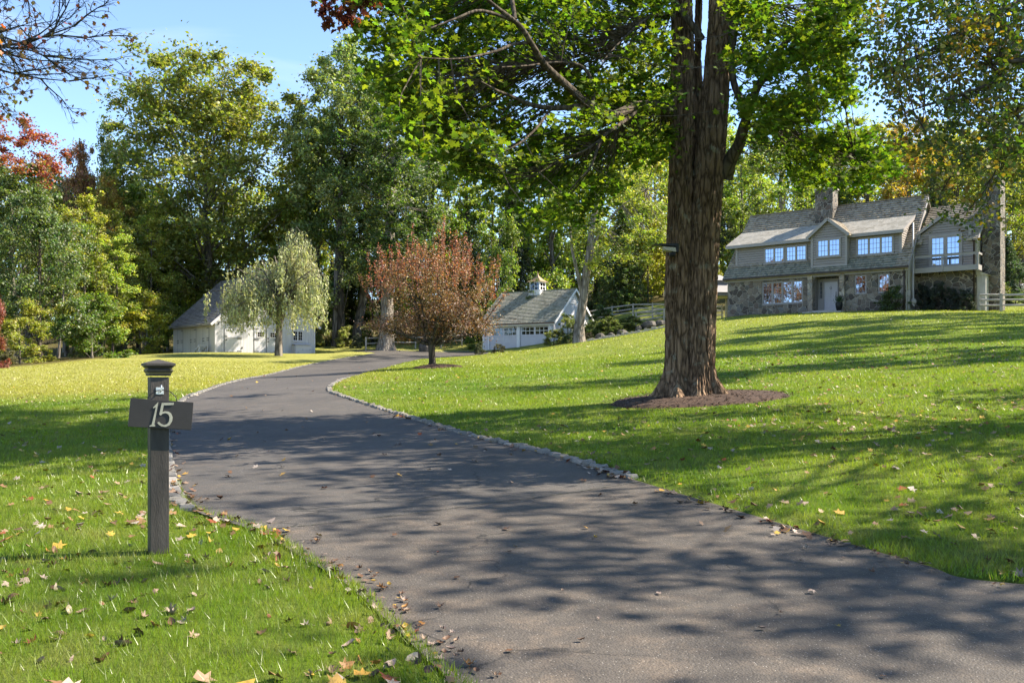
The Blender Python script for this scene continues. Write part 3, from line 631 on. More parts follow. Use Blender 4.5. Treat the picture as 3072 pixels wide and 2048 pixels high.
# entry recess
mb = MB().box(6.52, 8.38, .96, 1.05, .2, 2.72); courses(mb, (6.505, 1.0, 0), (0, -1, 0), (0, 0, 1), [(0, .2), (.98, .2), (.98, 2.7), (0, 2.7)], .13, .015)
courses(mb, (8.395, .02, 0), (0, 1, 0), (0, 0, 1), [(0, .2), (.96, .2), (.96, 2.7), (0, 2.7)], .13, .015) if False else None
mb.box(6.5, 8.4, .402, 1.05, 2.72, 2.8).box(8.402, 8.45, .402, 1.05, .2, 2.72); mb.build('entry_wall', m_siding, house)
st = MB().box(6.1, 8.8, -.95, -.145, -.3, .12).box(6.505, 8.395, -.14, .95, -.3, .255).build('doorstep', m_flag, house, bevel=.01)
dr = MB().box(6.99, 7.91, .90, .955, .27, 2.30)
for ix in (0, 1):
    for z0_, z1_ in ((.45, 1.05), (1.18, 1.80), (1.92, 2.16)):
        xa = 7.08 + ix * .40; dr.box(xa, xa + .33, .885, .899, z0_, z0_ + .02).box(xa, xa + .33, .885, .899, z1_ - .02, z1_).box(xa, xa + .02, .885, .899, z0_ + .02, z1_ - .02).box(xa + .31, xa + .33, .885, .899, z0_ + .02, z1_ - .02)
dr = dr.build('front_door', m_door, house); MB().box(7.80, 7.84, .85, .884, 1.10, 1.45).lathe([(.03, 1.5), (.035, 1.53), (.02, 1.57)], 7.82, .87, 10).build('door_handle', m_iron, dr)
mb = MB(); mb.tube([(7.45 + .07 * math.cos(a), .875, 1.86 + .07 * math.sin(a)) for a in np.linspace(0, 6.28, 16)], .012, 6); mb.build('door_knocker', m_iron, dr)
MB().box(6.90, 6.985, .86, .956, .26, 2.42).box(7.915, 8.0, .86, .956, .26, 2.42).box(6.52, 8.38, .865, .955, 2.425, 2.50).box(6.985, 7.915, .87, .956, 2.31, 2.42).box(6.52, 6.57, .87, .956, .26, 2.42).box(8.33, 8.38, .87, .956, .26, 2.42).box(6.57, 6.90, .88, .956, .26, 1.1).box(8.0, 8.33, .88, .956, .26, 1.1).build('door_frame', m_trim, house)
for a, b in ((6.63, 6.85), (8.05, 8.28)): window(house, a, b, 1.12, 2.36, .955, 1, 1, 4, m_trim, m_glass, .03, .04, name='sidelight', sill=False, sash=.02)
window(house, 6.60, 8.30, 2.51, 2.70, .955, 1, 4, 1, m_trim, m_glass, .03, .04, name='transom', sill=False, sash=.015)
# arched braces at the head of the entry
mb = MB()
for s, xx in ((1, 6.52), (-1, 8.38)):
    pts = [(xx, 2.70), (xx + s * .42, 2.70)] + [(xx + s * (.42 - .42 * math.sin(t_)), 2.70 - .42 * (1 - math.cos(t_)) ) for t_ in np.linspace(.15, 1.57, 6)]
    if s < 0: pts = pts[::-1]
    mb.prism([(p[0], .06, p[1]) for p in pts], [(p[0], .16, p[1]) for p in pts])
mb.build('entry_arch', m_siding, house)
MB().box(8.87, 8.97, -.10, -.002, 2.22, 2.42).box(8.84, 9.0, -.16, -.105, 2.40, 2.44).build('wall_lantern', m_iron, house)
# wing
RYw, RZw, SW = 5.2, 7.5, .81; wz = lambda y: RZw - SW * abs(RYw - y); X0, X1 = W_ + .01, 16.5
MB().box(X0, X1, 2.0, 2.4, -1.2, 2.78).box(X1 - .3, X1, 2.4, 8.2, -1.2, 2.0).build('wing_stone_wall', stone_mat('wing_stone', 2.3, .75), house)
mb = MB(); courses(mb, (0, 2.0, 0), (1, 0, 0), (0, 0, 1), [(X0 + .02, 2.78), (X1 - .02, 2.78), (X1 - .02, 4.86), (16.1, 5.2), (14.63, 6.28), (13.2, 5.2), (X0 + .02, 4.86)], .17, .03, gap=.03)
mb.prism([(p[0], 2.045, p[1]) for p in [(X0, 2.7), (X1, 2.7), (X1, 4.86), (16.1, 5.2), (14.63, 6.28), (13.2, 5.2), (X0, 4.86)]], [(p[0], 2.3, p[1]) for p in [(X0, 2.7), (X1, 2.7), (X1, 4.86), (16.1, 5.2), (14.63, 6.28), (13.2, 5.2), (X0, 4.86)]])
mb.build('wing_siding', m_siding, house)
mb = MB(); pol = [(2.3, 2.0), (8.1, 2.0), (8.1, 4.9), (RYw, RZw - .15), (2.3, wz(2.3) - .15)]; planks(mb, (X1 - .02, 0, 0), (0, 1, 0), (0, 0, 1), pol, .25, .012, .03); mb.prism([(X1 - .2, p[0], p[1]) for p in pol], [(X1 - .022, p[0], p[1]) for p in pol])
mb.build('wing_gable_wall', m_sidefr, house)
mb = MB(); xa, xb = W_ + .23, X1 + .22; VW = Vector((0, 1, SW)); lw = VW.length
courses(mb, (xa, 2.02, wz(2.02)), (1, 0, 0), VW, [(0, 0), (xb - xa, 0), (xb - xa, (RYw - 2.02) * lw), (0, (RYw - 2.02) * lw)], .24, .08, .0, 5)
for a, b in ((xa, 13.28), (16.0, xb)):
    courses(mb, (a, 1.62, wz(1.62)), (1, 0, 0), VW, [(0, 0), (b - a, 0), (b - a, .4 * lw), (0, .4 * lw)], .17, .032, .02, 6); mb.prism([(a, 1.62, wz(1.62) - .12), (a, 2.02, wz(2.02) - .12), (a, 2.02, wz(2.02) - .006), (a, 1.62, wz(1.62) - .006)], [(b, 1.62, wz(1.62) - .12), (b, 2.02, wz(2.02) - .12), (b, 2.02, wz(2.02) - .006), (b, 1.62, wz(1.62) - .006)])
mb.prism([(xa, 2.02, wz(2.02) - .12), (xa, RYw, RZw - .12), (xa, 8.6, wz(8.6) - .12), (xa, 8.6, wz(8.6)), (xa, RYw, RZw - .006), (xa, 2.02, wz(2.02) - .006)], [(xb, 2.02, wz(2.02) - .12), (xb, RYw, RZw - .12), (xb, 8.6, wz(8.6) - .12), (xb, 8.6, wz(8.6)), (xb, RYw, RZw - .006), (xb, 2.02, wz(2.02) - .006)])
wr = mb.build('wing_roof', m_shake, house)
MB().bar((xb + .02, 1.6, wz(1.6) - .08), (xb + .02, RYw, RZw - .08), .04, .2).build('rake_board', m_trim, wr)
mb = MB()
for s in (1, -1):
    hwid = 1.68; pk = 6.45; e = Vector((14.63 + s * hwid, 0, 5.28)); vv = Vector((-s * hwid, 0, pk - 5.28)); yf, yb = 1.78, 4.2
    courses(mb, Vector((e.x, yf if s > 0 else yb, e.z)), (0, s, 0), vv, [(0, 0), (yb - yf, 0), (yb - yf, vv.length), (0, vv.length)], .17, .025, .01)
    mb.prism([(e.x, yf, e.z - .1), (14.63, yf, pk - .1), (14.63, yf, pk - .006), (e.x, yf, e.z - .006)], [(e.x, yb, e.z - .1), (14.63, yb, pk - .1), (14.63, yb, pk - .006), (e.x, yb, e.z - .006)])
wg = mb.build('wing_gable_roof', m_shake, house)
mb = MB()
for s in (1, -1): mb.bar((14.63 + s * 1.72, 1.76, 5.17), (14.63 + s * .004, 1.76, 6.36), .04, .2)
mb.box(12.99, 13.14, 1.8, 1.99, 4.85, 5.2).box(16.12, 16.27, 1.8, 1.99, 4.85, 5.2); mb.build('rake_board', m_trim, wg)
window(house, 13.66, 15.72, 2.86, 5.06, 1.955, 2, 3, 5, m_trim, m_glass, .12, .05, .07, name='french_door', sill=False, sash=.09)
bal = MB().box(12.96, 16.84, 1.02, 1.98, 2.74, 2.80).box(12.96, 16.84, .98, 1.018, 2.50, 2.84).box(16.842, 16.88, .98, 1.98, 2.50, 2.84).build('balcony', m_trim, house)
MB().box(12.97, 16.9, .99, 1.05, 3.50, 3.62).box(12.97, 16.93, .96, 1.08, 3.622, 3.65).box(14.68, 14.78, .93, .978, 2.52, 3.62).box(16.80, 16.90, .93, .978, 2.52, 3.50).box(16.84, 16.90, 1.052, 1.98, 3.50, 3.62).box(12.965, 13.04, .95, .978, 2.52, 3.50).build('railing', m_trim, bal)
# chimneys
def chimney(x0, x1, y0, y1, z0, z1, par, nm):
    c = MB().box(x0, x1, y0, y1, z0, z1).build(nm, m_stone_d, par, bevel=.03); c['label'] = 'fieldstone chimney with a flagstone cap'
    MB().box(x0 - .06, x1 + .06, y0 - .06, y1 + .06, z1 + .002, z1 + .09).build('cap', m_flag, c); return c
chimney(5.40, 6.72, 3.3, 4.4, 6.0, 9.4, roof, 'chimney'); chimney(16.62, 17.72, 3.2, 4.7, -1.2, 8.7, house, 'chimney')
mb = MB().box(X1 + .012, 17.05, 2.25, 3.1, -.8, 2.25); mb.prism([(X1 + .012, 2.15, 2.252), (17.2, 2.15, 2.252), (X1 + .012, 2.15, 2.6)], [(X1 + .012, 3.18, 2.252), (17.2, 3.18, 2.252), (X1 + .012, 3.18, 2.6)]); mb.build('bay', m_sidefr, house)
# pipes
MB().tube([(12.93, .95, 5.9), (12.93, .95, .62), (12.95, .85, .45), (13.05, .8, .30)], .055, 10).lathe([(.06, .42), (.17, .50), (.19, .66), (.15, .78), (.06, .84)], 12.97, .93, 14).build('vent_pipe', m_pvc, house, True)
MB().tube([(W_ - .1, -.07, 2.82), (W_ - .1, -.07, -.1)], .045, 8).build('downspout', m_gutter, house, True); MB().tube([(16.42, 1.55, wz(1.6) - .1), (16.42, 1.93, 4.5), (16.42, 1.93, -.1)], .045, 8).build('downspout', m_gutter, house, True)
MB().box(W_ + .012, W_ + .14, .25, .50, 1.0, 1.35).box(W_ + .012, W_ + .1, .28, .4, .6, .95).build('meter_box', m_pvc, house)

# ------------------------------------------------------------------ barn
BA = math.atan2(.656, .755); BO = Vector((-26.4, 80, EYE + 2.1))
barn = empty('barn', BO, BA, 'pale grey board barn with steep shingle roof behind the weeping tree', 'barn')
BW, BD, BR = 9.85, 9.9, 7.42; bs = (BR - 2.5) / (BW / 2 + .48); bz = lambda x: BR - bs * abs(x - BW / 2)
mb = MB(); pol = [(.05, -.8), (BW - .05, -.8), (BW - .05, bz(BW - .05) - .15), (BW / 2, BR - .15), (.05, bz(.05) - .15)]
mb.prism([(p[0], .03, p[1]) for p in pol], [(p[0], BD - .03, p[1]) for p in pol]); mb.build('frame', m_dark, barn)
mb = MB(); planks(mb, (0, .0, 0), (1, 0, 0), (0, 0, 1), [(0, -.6), (BW, -.6), (BW, 2.72), (0, 2.72)], .30, .014, .03, 4)
pg = [(.0, 2.725), (BW, 2.725), (BW, bz(BW) - .12), (BW / 2, BR - .12), (0, bz(0) - .12)]; planks(mb, (0, -.02, 0), (1, 0, 0), (0, 0, 1), pg, .27, .012, .045, 5)
mb.box(0, BW, .001, .028, -.6, 2.7); mb.prism([(p[0], .0, p[1] + (.0 if p[1] < 2.8 else -.01)) for p in pg], [(p[0], .028, p[1] + (.0 if p[1] < 2.8 else -.01)) for p in pg]) if False else None
mb.build('front_wall', m_barn, barn)
mb = MB(); planks(mb, (0, BD, 0), (0, -1, 0), (0, 0, 1), [(0, -.6), (BD, -.6), (BD, 2.75), (0, 2.75)], .33, .006, .03, 6); mb.build('side_wall', simple('cream_boards', (.58, .54, .50), .7, .08, 1.6, .12, streak=(4, 4, .4)), barn)
planks(MB(), (BW, 0, 0), (0, 1, 0), (0, 0, 1), [(0, -.6), (BD, -.6), (BD, 2.75), (0, 2.75)], .3, .012, .03, 7).build('side_wall', m_barn, barn)
mb = MB(); ve = BW / 2 + .48; VB = Vector((1, 0, bs)); lb = VB.length * ve; y0, y1 = -.28, BD + .3
courses(mb, (-.48, y1, 2.5), (0, -1, 0), VB, [(0, 0), (y1 - y0, 0), (y1 - y0, lb), (0, lb)], .24, .07, .01, 7); courses(mb, (BW + .48, y0, 2.5), (0, 1, 0), Vector((-1, 0, bs)), [(0, 0), (y1 - y0, 0), (y1 - y0, lb), (0, lb)], .17, .03, .015, 8)
sec = [(-.48, 2.38), (BW / 2, BR - .12), (BW + .48, 2.38), (BW + .48, 2.494), (BW / 2, BR - .006), (-.48, 2.494)]; mb.prism([(p[0], y0, p[1]) for p in sec], [(p[0], y1, p[1]) for p in sec]); mb.build('roof', m_shake_b, barn)
mb = MB()
for s in (-1, 1): mb.bar((BW / 2 + s * (ve + .01), y0 - .025, 2.40), (BW / 2 + s * .004, y0 - .025, BR - .1), .045, .22)
mb.build('rake_board', m_barntrim, barn); MB().box(-.035, .12, -.062, -.034, -.6, 2.7).box(BW - .12, BW + .035, -.062, -.034, -.6, 2.7).build('corner_board', m_barntrim, barn)
def strap(mb, x, z, y, ln, d=1): mb.box(min(x, x + d * ln), max(x, x + d * ln), y - .02, y - .002, z - .022, z + .022)
def bdoor(x0, x1, zt, half, win=None, latch=True, hinge=1):
    y = -.034; mb = MB().box(x0, x1, y - .03, y - .001, .03, zt)
    mb.box(x0, x0 + .1, y - .045, y - .031, .03, zt).box(x1 - .1, x1, y - .045, y - .031, .03, zt).box(x0 + .1, x1 - .1, y - .045, y - .031, zt - .12, zt).box(x0 + .1, x1 - .1, y - .045, y - .031, half - .10, half - .012).box(x0 + .1, x1 - .1, y - .045, y - .031, half + .012, half + .12).box(x0 + .1, x1 - .1, y - .045, y - .031, .03, .13)
    o = mb.build('stable_door', m_barntrim, barn); mb = MB(); xh = x1 if hinge > 0 else x0
    for z in (zt - .1, half + .07, half - .07, .12): strap(mb, xh, z, y - .046, .42, -hinge)
    if latch:
        for z in (half + .13, half - .16): strap(mb, (x0 if hinge > 0 else x1), z, y - .046, .25, hinge); mb.box(x0 + .12, x0 + .16, y - .08, y - .07, z - .08, z + .06)
    mb.build('hinge', m_iron, o); mb = MB(); mb.box(x0 - .02, x0 - .004, y - .02, y - .001, 0, zt + .02).box(x1 + .004, x1 + .02, y - .02, y - .001, 0, zt + .02).box(x0 - .02, x1 + .02, y - .02, y - .001, zt + .004, zt + .02).box(x0, x1, y - .048, y - .046, half - .01, half + .01); mb.build('door_gap', m_iron, o)
    if win: window(barn, win[0], win[1], win[2], win[3], y - .032, 1, 3, 2, m_barntrim, m_glassd, .04, .03, sill=False, sash=.02)
bdoor(.86, 2.44, 2.12, 1.28); bdoor(3.68, 4.74, 2.28, 1.22, (3.93, 4.66, 1.40, 1.92), False, -1); bdoor(4.90, 5.98, 2.24, 1.2, (5.2, 5.9, 1.40, 1.90), True, 1)
MB().box(3.5, 6.1, -.075, -.035, 2.30, 2.40).build('door_lintel', m_barntrim, barn)
window(barn, 7.50, 8.60, 1.14, 2.14, -.036, 2, 2, 3, m_barntrim, m_glassd, .07, .04, .08, sash=.025); window(barn, 4.55, 5.3, 5.2, 6.1, -.07, 1, 2, 3, m_barntrim, m_glassd, .06, .04)
mb = MB().box(7.52, 9.17, -.62, -.036, -.4, .74); planks(mb, (7.52, -.62, 0), (1, 0, 0), (0, 0, 1), [(0, -.3), (1.65, -.3), (1.65, .72), (0, .72)], .14, .01, .015)
mb.prism([(7.46, -.72, .77), (9.23, -.72, .77), (9.23, -.037, .88), (7.46, -.037, .88)], [(7.46, -.72, .80), (9.23, -.72, .80), (9.23, -.037, .91), (7.46, -.037, .91)])
mb.build('utility_bin', m_barntrim, barn); MB().box(7.75, 7.79, -.65, -.636, .05, .12).box(8.25, 8.28, -.65, -.636, .3, .4).box(9.0, 9.03, -.65, -.636, .3, .4).build('latch', m_iron, barn)
MB().box(.25, .33, -.09, -.035, 2.45, 2.6).build('outdoor_lamp', m_iron, barn); mb = MB()
mb.lathe([(.03, .35), (.06, .38), (.06, .45), (.03, .5)], 2.5, -.1, 10).box(2.47, 2.53, -.06, -.035, .3, .5); mb.build('tap', m_iron, barn)
# stall doors on the side wall: built on a turned child frame
def sdoor(yc0, yc1, zt, half):
    x = -.034; mb = MB().box(x - .018, x - .001, yc0, yc1, .03, zt); mb.box(x - .03, x - .019, yc0 + .22, yc0 + .24, half + .1, zt - .2).box(x - .03, x - .019, yc1 - .24, yc1 - .22, half + .1, zt - .2).box(x - .03, x - .019, yc0 + .24, yc1 - .24, zt - .22, zt - .2)
    o = mb.build('stall_door', bpy.data.materials['cream_boards'], barn)
    MB().box(x - .02, x - .001, yc0 - .02, yc0 - .002, 0, zt).box(x - .02, x - .001, yc1 + .002, yc1 + .02, 0, zt).box(x - .02, x - .001, yc0 - .02, yc1 + .02, zt + .002, zt + .02).build('door_gap', m_iron, o)
    mb = MB()
    for z in (zt - .16, half + .11, half - .08, .1): mb.box(x - .04, x - .031, yc0, yc0 + .45, z - .024, z + .024)
    for z in (half + .11, half - .12): mb.box(x - .06, x - .02, yc1 - .35, yc1 - .02, z - .02, z + .02).box(x - .08, x - .06, yc1 - .12, yc1 - .08, z - .07, z + .05)
    mb.build('hinge', m_iron, o)
sdoor(7.4, 8.72, 2.27, 1.12); sdoor(4.2, 5.5, 2.3, 1.12); sdoor(1.25, 2.6, 2.33, 1.15)
stp = empty('wooden_steps', (0, 0, 0), 0, 'low pale wooden steps standing against the side wall of the barn', 'steps')
stp.location = Matrix.Rotation(BA, 3, 'Z') @ Vector((-.75, .75, 0)) + BO; stp.rotation_euler = (0, 0, BA)
MB().box(-.35, .35, .0, .4, .55, .60).box(-.35, .35, .45, .78, .36, .40).box(-.35, .35, .82, 1.15, .18, .22).build('tread', m_barntrim, stp)
MB().bar((-.38, .05, .56), (-.38, 1.6, -.15), .05, .16).bar((.38, .05, .56), (.38, 1.6, -.15), .05, .16).bar((-.38, .06, -.2), (-.38, .06, .55), .07, .07).bar((.38, .06, -.2), (.38, .06, .55), .07, .07).build('stringer', m_barntrim, stp)

# ------------------------------------------------------------------ garage
GA = math.atan2(-.543, .84); GO = Vector((-2.85, 88.36, EYE + 2.44)); gar = empty('garage', GO, GA, 'two bay white garage with wood shingle roof and cupola', 'garage')
GW, GD, GRy, GRz = 8.03, 7.8, 3.85, 5.95; gs = (GRz - 2.52) / (GRy + .35); gz_ = lambda y: GRz - gs * abs(y - GRy)
mb = MB(); holed(mb, 0, GW, -.8, 2.75, 0, .25, [(.78, 3.94, -.1, 2.26), (4.32, 7.48, -.1, 2.26)]); mb.box(0, GW, GD - .2, GD, -.8, 2.75).build('front_wall', m_gar, gar)
for x, nm in ((GW, 1), (0, -1)):
    mb = MB(); pol = [(.252, -.8), (GD - .202, -.8), (GD - .202, gz_(GD - .2) - .15), (GRy, GRz - .15), (.252, gz_(.25) - .15)]
    if nm > 0: planks(mb, (x - .03, 0, 0), (0, 1, 0), (0, 0, 1), [(.0, -.8)] + [(GD, -.8), (GD, gz_(GD) - .12), (GRy, GRz - .12), (0, gz_(0) - .12)], .2, .02, .035); mb.prism([(x - .2, p[0], p[1]) for p in pol], [(x - .028, p[0], p[1]) for p in pol])
    else: mb.prism([(x + .002, p[0], p[1]) for p in pol], [(x + .2, p[0], p[1]) for p in pol])
    mb.build('gable_wall', m_gar, gar)
mb = MB(); [mb.prism([(GW + .01, GRy - (1.25 - i * .2) * .9, 4.55 + i * .2), (GW + .06, GRy - (1.25 - i * .2) * .9, 4.50 + i * .2), (GW + .06, GRy - (1.25 - i * .2) * .9, 4.53 + i * .2)], [(GW + .01, GRy + (1.25 - i * .2) * .9, 4.55 + i * .2), (GW + .06, GRy + (1.25 - i * .2) * .9, 4.50 + i * .2), (GW + .06, GRy + (1.25 - i * .2) * .9, 4.53 + i * .2)]) for i in range(6)]
mb.build('louvre', m_white, gar)
mb = MB(); x0, x1 = -.3, GW + .3; V = Vector((0, 1, gs)); lg = V.length * (GRy + .35)
courses(mb, (x0, -.35, 2.52), (1, 0, 0), V, [(0, 0), (x1 - x0, 0), (x1 - x0, lg), (0, lg)], .24, .08, .0, 11); courses(mb, (x1, 2 * GRy + .35, 2.52), (-1, 0, 0), Vector((0, -1, gs)), [(0, 0), (x1 - x0, 0), (x1 - x0, lg), (0, lg)], .185, .035, 0, 12)
sec = [(-.35, 2.40), (GRy, GRz - .12), (2 * GRy + .35, 2.40), (2 * GRy + .35, 2.514), (GRy, GRz - .006), (-.35, 2.514)]; mb.prism([(x0, p[0], p[1]) for p in sec], [(x1, p[0], p[1]) for p in sec])
mb.bar((x0, GRy, GRz + .025), (x1, GRy, GRz + .025), .2, .04); groof = mb.build('roof', m_shake_g, gar)
mb = MB()
for xx in (x1 + .022, x0 - .022):
    for s in (-1, 1): mb.bar((xx, GRy + s * (GRy + .36), 2.42), (xx, GRy + s * .004, GRz - .09), .04, .2)
mb.box(x0, x1, -.33, -.29, 2.30, 2.44).build('rake_board', m_white, gar); MB().box(x0, x1, -.46, -.352, 2.42, 2.50).build('gutter', simple('rust_gutter', (.16, .08, .06), .5), gar)
MB().box(3.96, 4.30, -.06, -.002, -.3, 2.3).box(0.0, .12, -.06, -.002, -.3, 2.3).box(.64, .76, -.06, -.002, -.3, 2.3).box(7.5, 7.62, -.06, -.002, -.3, 2.3).box(.78, 3.94, -.05, -.002, 2.27, 2.33).box(4.32, 7.48, -.05, -.002, 2.27, 2.33).build('door_trim', m_white, gar)
for xa in (.79, 4.33):
    xb = xa + 3.14; mb = MB().box(xa, xb, .12, .17, -.3, 2.25)
    for a, b, c, d in ((xa, xa + .12, 0, 2.25), (xb - .12, xb, 0, 2.25), (xa + 1.47, xa + 1.67, 0, 2.25)): mb.box(a, b, .09, .119, c, d)
    for c, d in ((0, .09), (.68, .76), (1.34, 1.46), (2.13, 2.24)):
        for a, b in ((xa + .12, xa + 1.47), (xa + 1.67, xb - .12)): mb.box(a, b, .092, .119, c, d)
    for a, b in ((xa + .12, xa + 1.47), (xa + 1.67, xb - .12)):
        n = 16
        for i in range(1, n): q = a + (b - a) * i / n; mb.box(q - .008, q + .008, .112, .119, .09, .68); mb.box(q - .008, q + .008, .112, .119, .76, 1.34)
    gdoor = mb.build('garage_door', m_gar, gar)
    for a, b in ((xa + .13, xa + 1.46), (xa + 1.68, xb - .13)): window(gdoor, a, b, 1.47, 2.12, .1, 1, 3, 2, m_white, m_glassd, .03, .02, mun=.04, sill=False, sash=.02) if False else None
    for a, b in ((xa + .13, xa + 1.46), (xa + 1.68, xb - .13)): MB().box(a, b, .10, .118, 1.47, 2.12).build('pane', m_glassd, gdoor)
    mb = MB()
    for a, b in ((xa + .13, xa + 1.46), (xa + 1.68, xb - .13)):
        for i in (1, 2): q = a + (b - a) * i / 3; mb.box(q - .025, q + .025, .085, .099, 1.47, 2.12)
        mb.box(a, b, .084, .0985, 1.775, 1.825)
    mb.build('muntin', m_white, gdoor)
mb = MB(); mb.box(7.72, 7.86, -.16, -.002, 1.85, 2.15).box(7.70, 7.88, -.2, -.002, 2.151, 2.19).build('wall_lantern', m_white, gar); MB().tube([(3.9, -.08, 1.9), (3.9, -.28, 2.05), (3.9, -.34, 2.25)], .03, 6).build('bracket', m_iron, gar)
# cupola
cup = MB().box(3.30, 4.60, GRy - .65, GRy + .65, 5.0, 5.95).box(3.24, 4.66, GRy - .71, GRy + .71, 5.95, 6.02)
for xx in (3.36, 4.42): 
    for yy in (GRy - .59, GRy + .47): cup.box(xx, xx + .12, yy, yy + .12, 6.02, 6.78)
cup.box(3.34, 4.56, GRy - .61, GRy + .61, 6.72, 6.82).box(3.9, 3.96, GRy - .585, GRy - .54, 6.02, 6.72).box(3.48, 4.42, GRy - .58, GRy - .545, 6.34, 6.39).box(4.50, 4.53, GRy - .03, GRy + .03, 6.02, 6.72).box(4.50, 4.535, GRy - .47, GRy + .47, 6.34, 6.39)
cup = cup.build('cupola', m_white, groof); MB().box(3.42, 4.48, GRy - .53, GRy + .53, 6.02, 6.72).build('pane', m_glassd, groof)
mb = MB(); c0 = [(3.18, GRy - .77), (4.72, GRy - .77), (4.72, GRy + .77), (3.18, GRy + .77)]
def sq(h, z): return [(3.95 - h, GRy - h, z), (3.95 + h, GRy - h, z), (3.95 + h, GRy + h, z), (3.95 - h, GRy + h, z)]
for (h0, z0), (h1, z1) in zip([(.80, 6.82), (.60, 6.95), (.36, 7.15), (.12, 7.42)], [(.60, 6.95), (.36, 7.15), (.12, 7.42), (.03, 7.6)]): mb.prism(sq(h0, z0), sq(h1, z1))
mb.lathe([(.03, 7.58), (.07, 7.63), (.03, 7.7), (.012, 7.95)], 3.95, GRy, 10).build('cupola_roof', m_copper, groof)

# ------------------------------------------------------------------ number post, sign, tree light
sp = empty('sign_post', (-2.24, 5.7, H(-2.24, 5.7)), R(30), 'dark painted wooden post with moulded cap holding the number sign', 'post')
hp = .056; zb = sp.location.z; MB().box(-hp, hp, -hp, hp, -.3, 1.15 - .01).build('shaft', m_post, sp, bevel=.003)
mb = MB(); zt = 1.21 - zb
for a, b, z0, z1 in ((.064, .068, -.012, .004), (.070, .078, .005, .020), (.079, .070, .021, .034), (.070, .086, .035, .050), (.090, .090, .051, .066), (.090, .001, .0665, .093)):
    s0 = [(x * a, y * a, zt + z0) for x, y in ((-1, -1), (1, -1), (1, 1), (-1, 1))]; s1 = [(x * b, y * b, zt + z1) for x, y in ((-1, -1), (1, -1), (1, 1), (-1, 1))]; mb.prism(s0, s1)
mb.build('cap', m_post, sp, bevel=.0015)
hk = MB().box(-.023, .023, -hp - .004, -hp - .0005, 1.083 - zb, 1.126 - zb)
for sx in (-.017, .017):
    for sz in (1.089, 1.120): hk.box(sx - .003, sx + .003, -hp - .006, -hp - .0045, sz - zb - .003, sz - zb + .003)
hk.tube([(0, -hp - .003, 1.10 - zb), (0, -hp - .03, 1.098 - zb), (.002, -hp - .042, 1.105 - zb), (.004, -hp - .044, 1.125 - zb), (.004, -hp - .040, 1.139 - zb)], .0045, 8).build('hook', m_zinc, sp)
ct, st_ = math.cos(R(5)), math.sin(R(5)); rot = Matrix.Rotation(R(30), 3, 'Z')
sg = empty('number_sign', Vector((-2.24, 5.7, .958)) + rot @ Vector((.004, -hp - .032, 0)), 0, 'small black board sign with metal number 15 hanging crooked on the post', 'sign')
sg.rotation_euler = (R(-2), R(5), R(30))
MB().box(-.186, .186, -.009, .009, -.088, .088).build('board', m_sign, sg, bevel=.002)
def cv(pts):
    out = []
    for x, y in pts:
        u, v = (x - 612) / 2654, -(y - 1010) / 2654; out.append((u * ct - v * st_, u * st_ + v * ct))
    return out
def digit(pts, par):
    q = cv(pts); a = sum(q[i][0] * q[(i + 1) % len(q)][1] - q[(i + 1) % len(q)][0] * q[i][1] for i in range(len(q)))
    if a < 0: q = q[::-1]
    return MB().prism([(x, -.0165, y) for x, y in q][::-1], [(x, -.0095, y) for x, y in q][::-1]).build('digit', m_brass, par)
digit([(562, 805), (478, 895), (484, 907), (522, 893), (470, 1120), (455, 1178), (425, 1190), (419, 1208), (508, 1205), (512, 1192), (496, 1176), (505, 1130)], sg)
digit([(614, 822), (806, 822), (800, 858), (645, 862), (624, 972), (665, 960), (718, 966), (762, 1000), (785, 1060), (776, 1130), (735, 1193), (675, 1220), (612, 1211), (568, 1182), (543, 1148), (568, 1130), (600, 1165), (650, 1188), (698, 1172), (727, 1128), (736, 1062), (716, 1012), (672, 990), (628, 1000), (597, 1030), (575, 1012)], sg)
MB().tube([(-.088, 0, .086), (-.075, -.002, .118), (-.04, -.004, .145), (0, -.005, .152), (.04, -.004, .145), (.075, -.002, .118), (.088, 0, .086)], .003, 6).build('wire_handle', m_iron, sg)
fl = empty('flood_light', P(670, 247, 17.14), 0, 'black solar flood light with white heads fixed to the big trunk', 'lamp')
MB().box(.02, .16, -.06, .12, -.10, .07).build('bracket', m_iron, fl, bevel=.01); MB().prism([(-.34, -.12, .03), (.10, -.14, .01), (.10, .12, .01), (-.34, .12, .03)], [(-.30, -.12, .055), (.12, -.14, .05), (.12, .12, .05), (-.30, .12, .055)]).build('solar_panel', m_iron, fl)
MB().prism([(-.12, -.12, -.06), (.10, -.12, -.10), (.10, .08, -.10), (-.12, .08, -.06)], [(-.16, -.13, -.002), (.08, -.13, -.02), (.08, .09, -.02), (-.16, .09, -.002)]).build('lamp_head', m_pvc, fl); MB().lathe([(.05, -.18), (.065, -.15), (.06, -.11)], .04, -.03, 12).build('sensor', m_iron, fl)

for o in list(bpy.data.objects):
    if o.type == 'MESH' and o.name.split('.')[0] in ('stone_pier', 'corner_board', 'latch', 'entry_arch', 'door_trim') or (o.type == 'MESH' and o.name.startswith(('rake_board', 'hinge')) and not len(o.children)): split_loose(o)
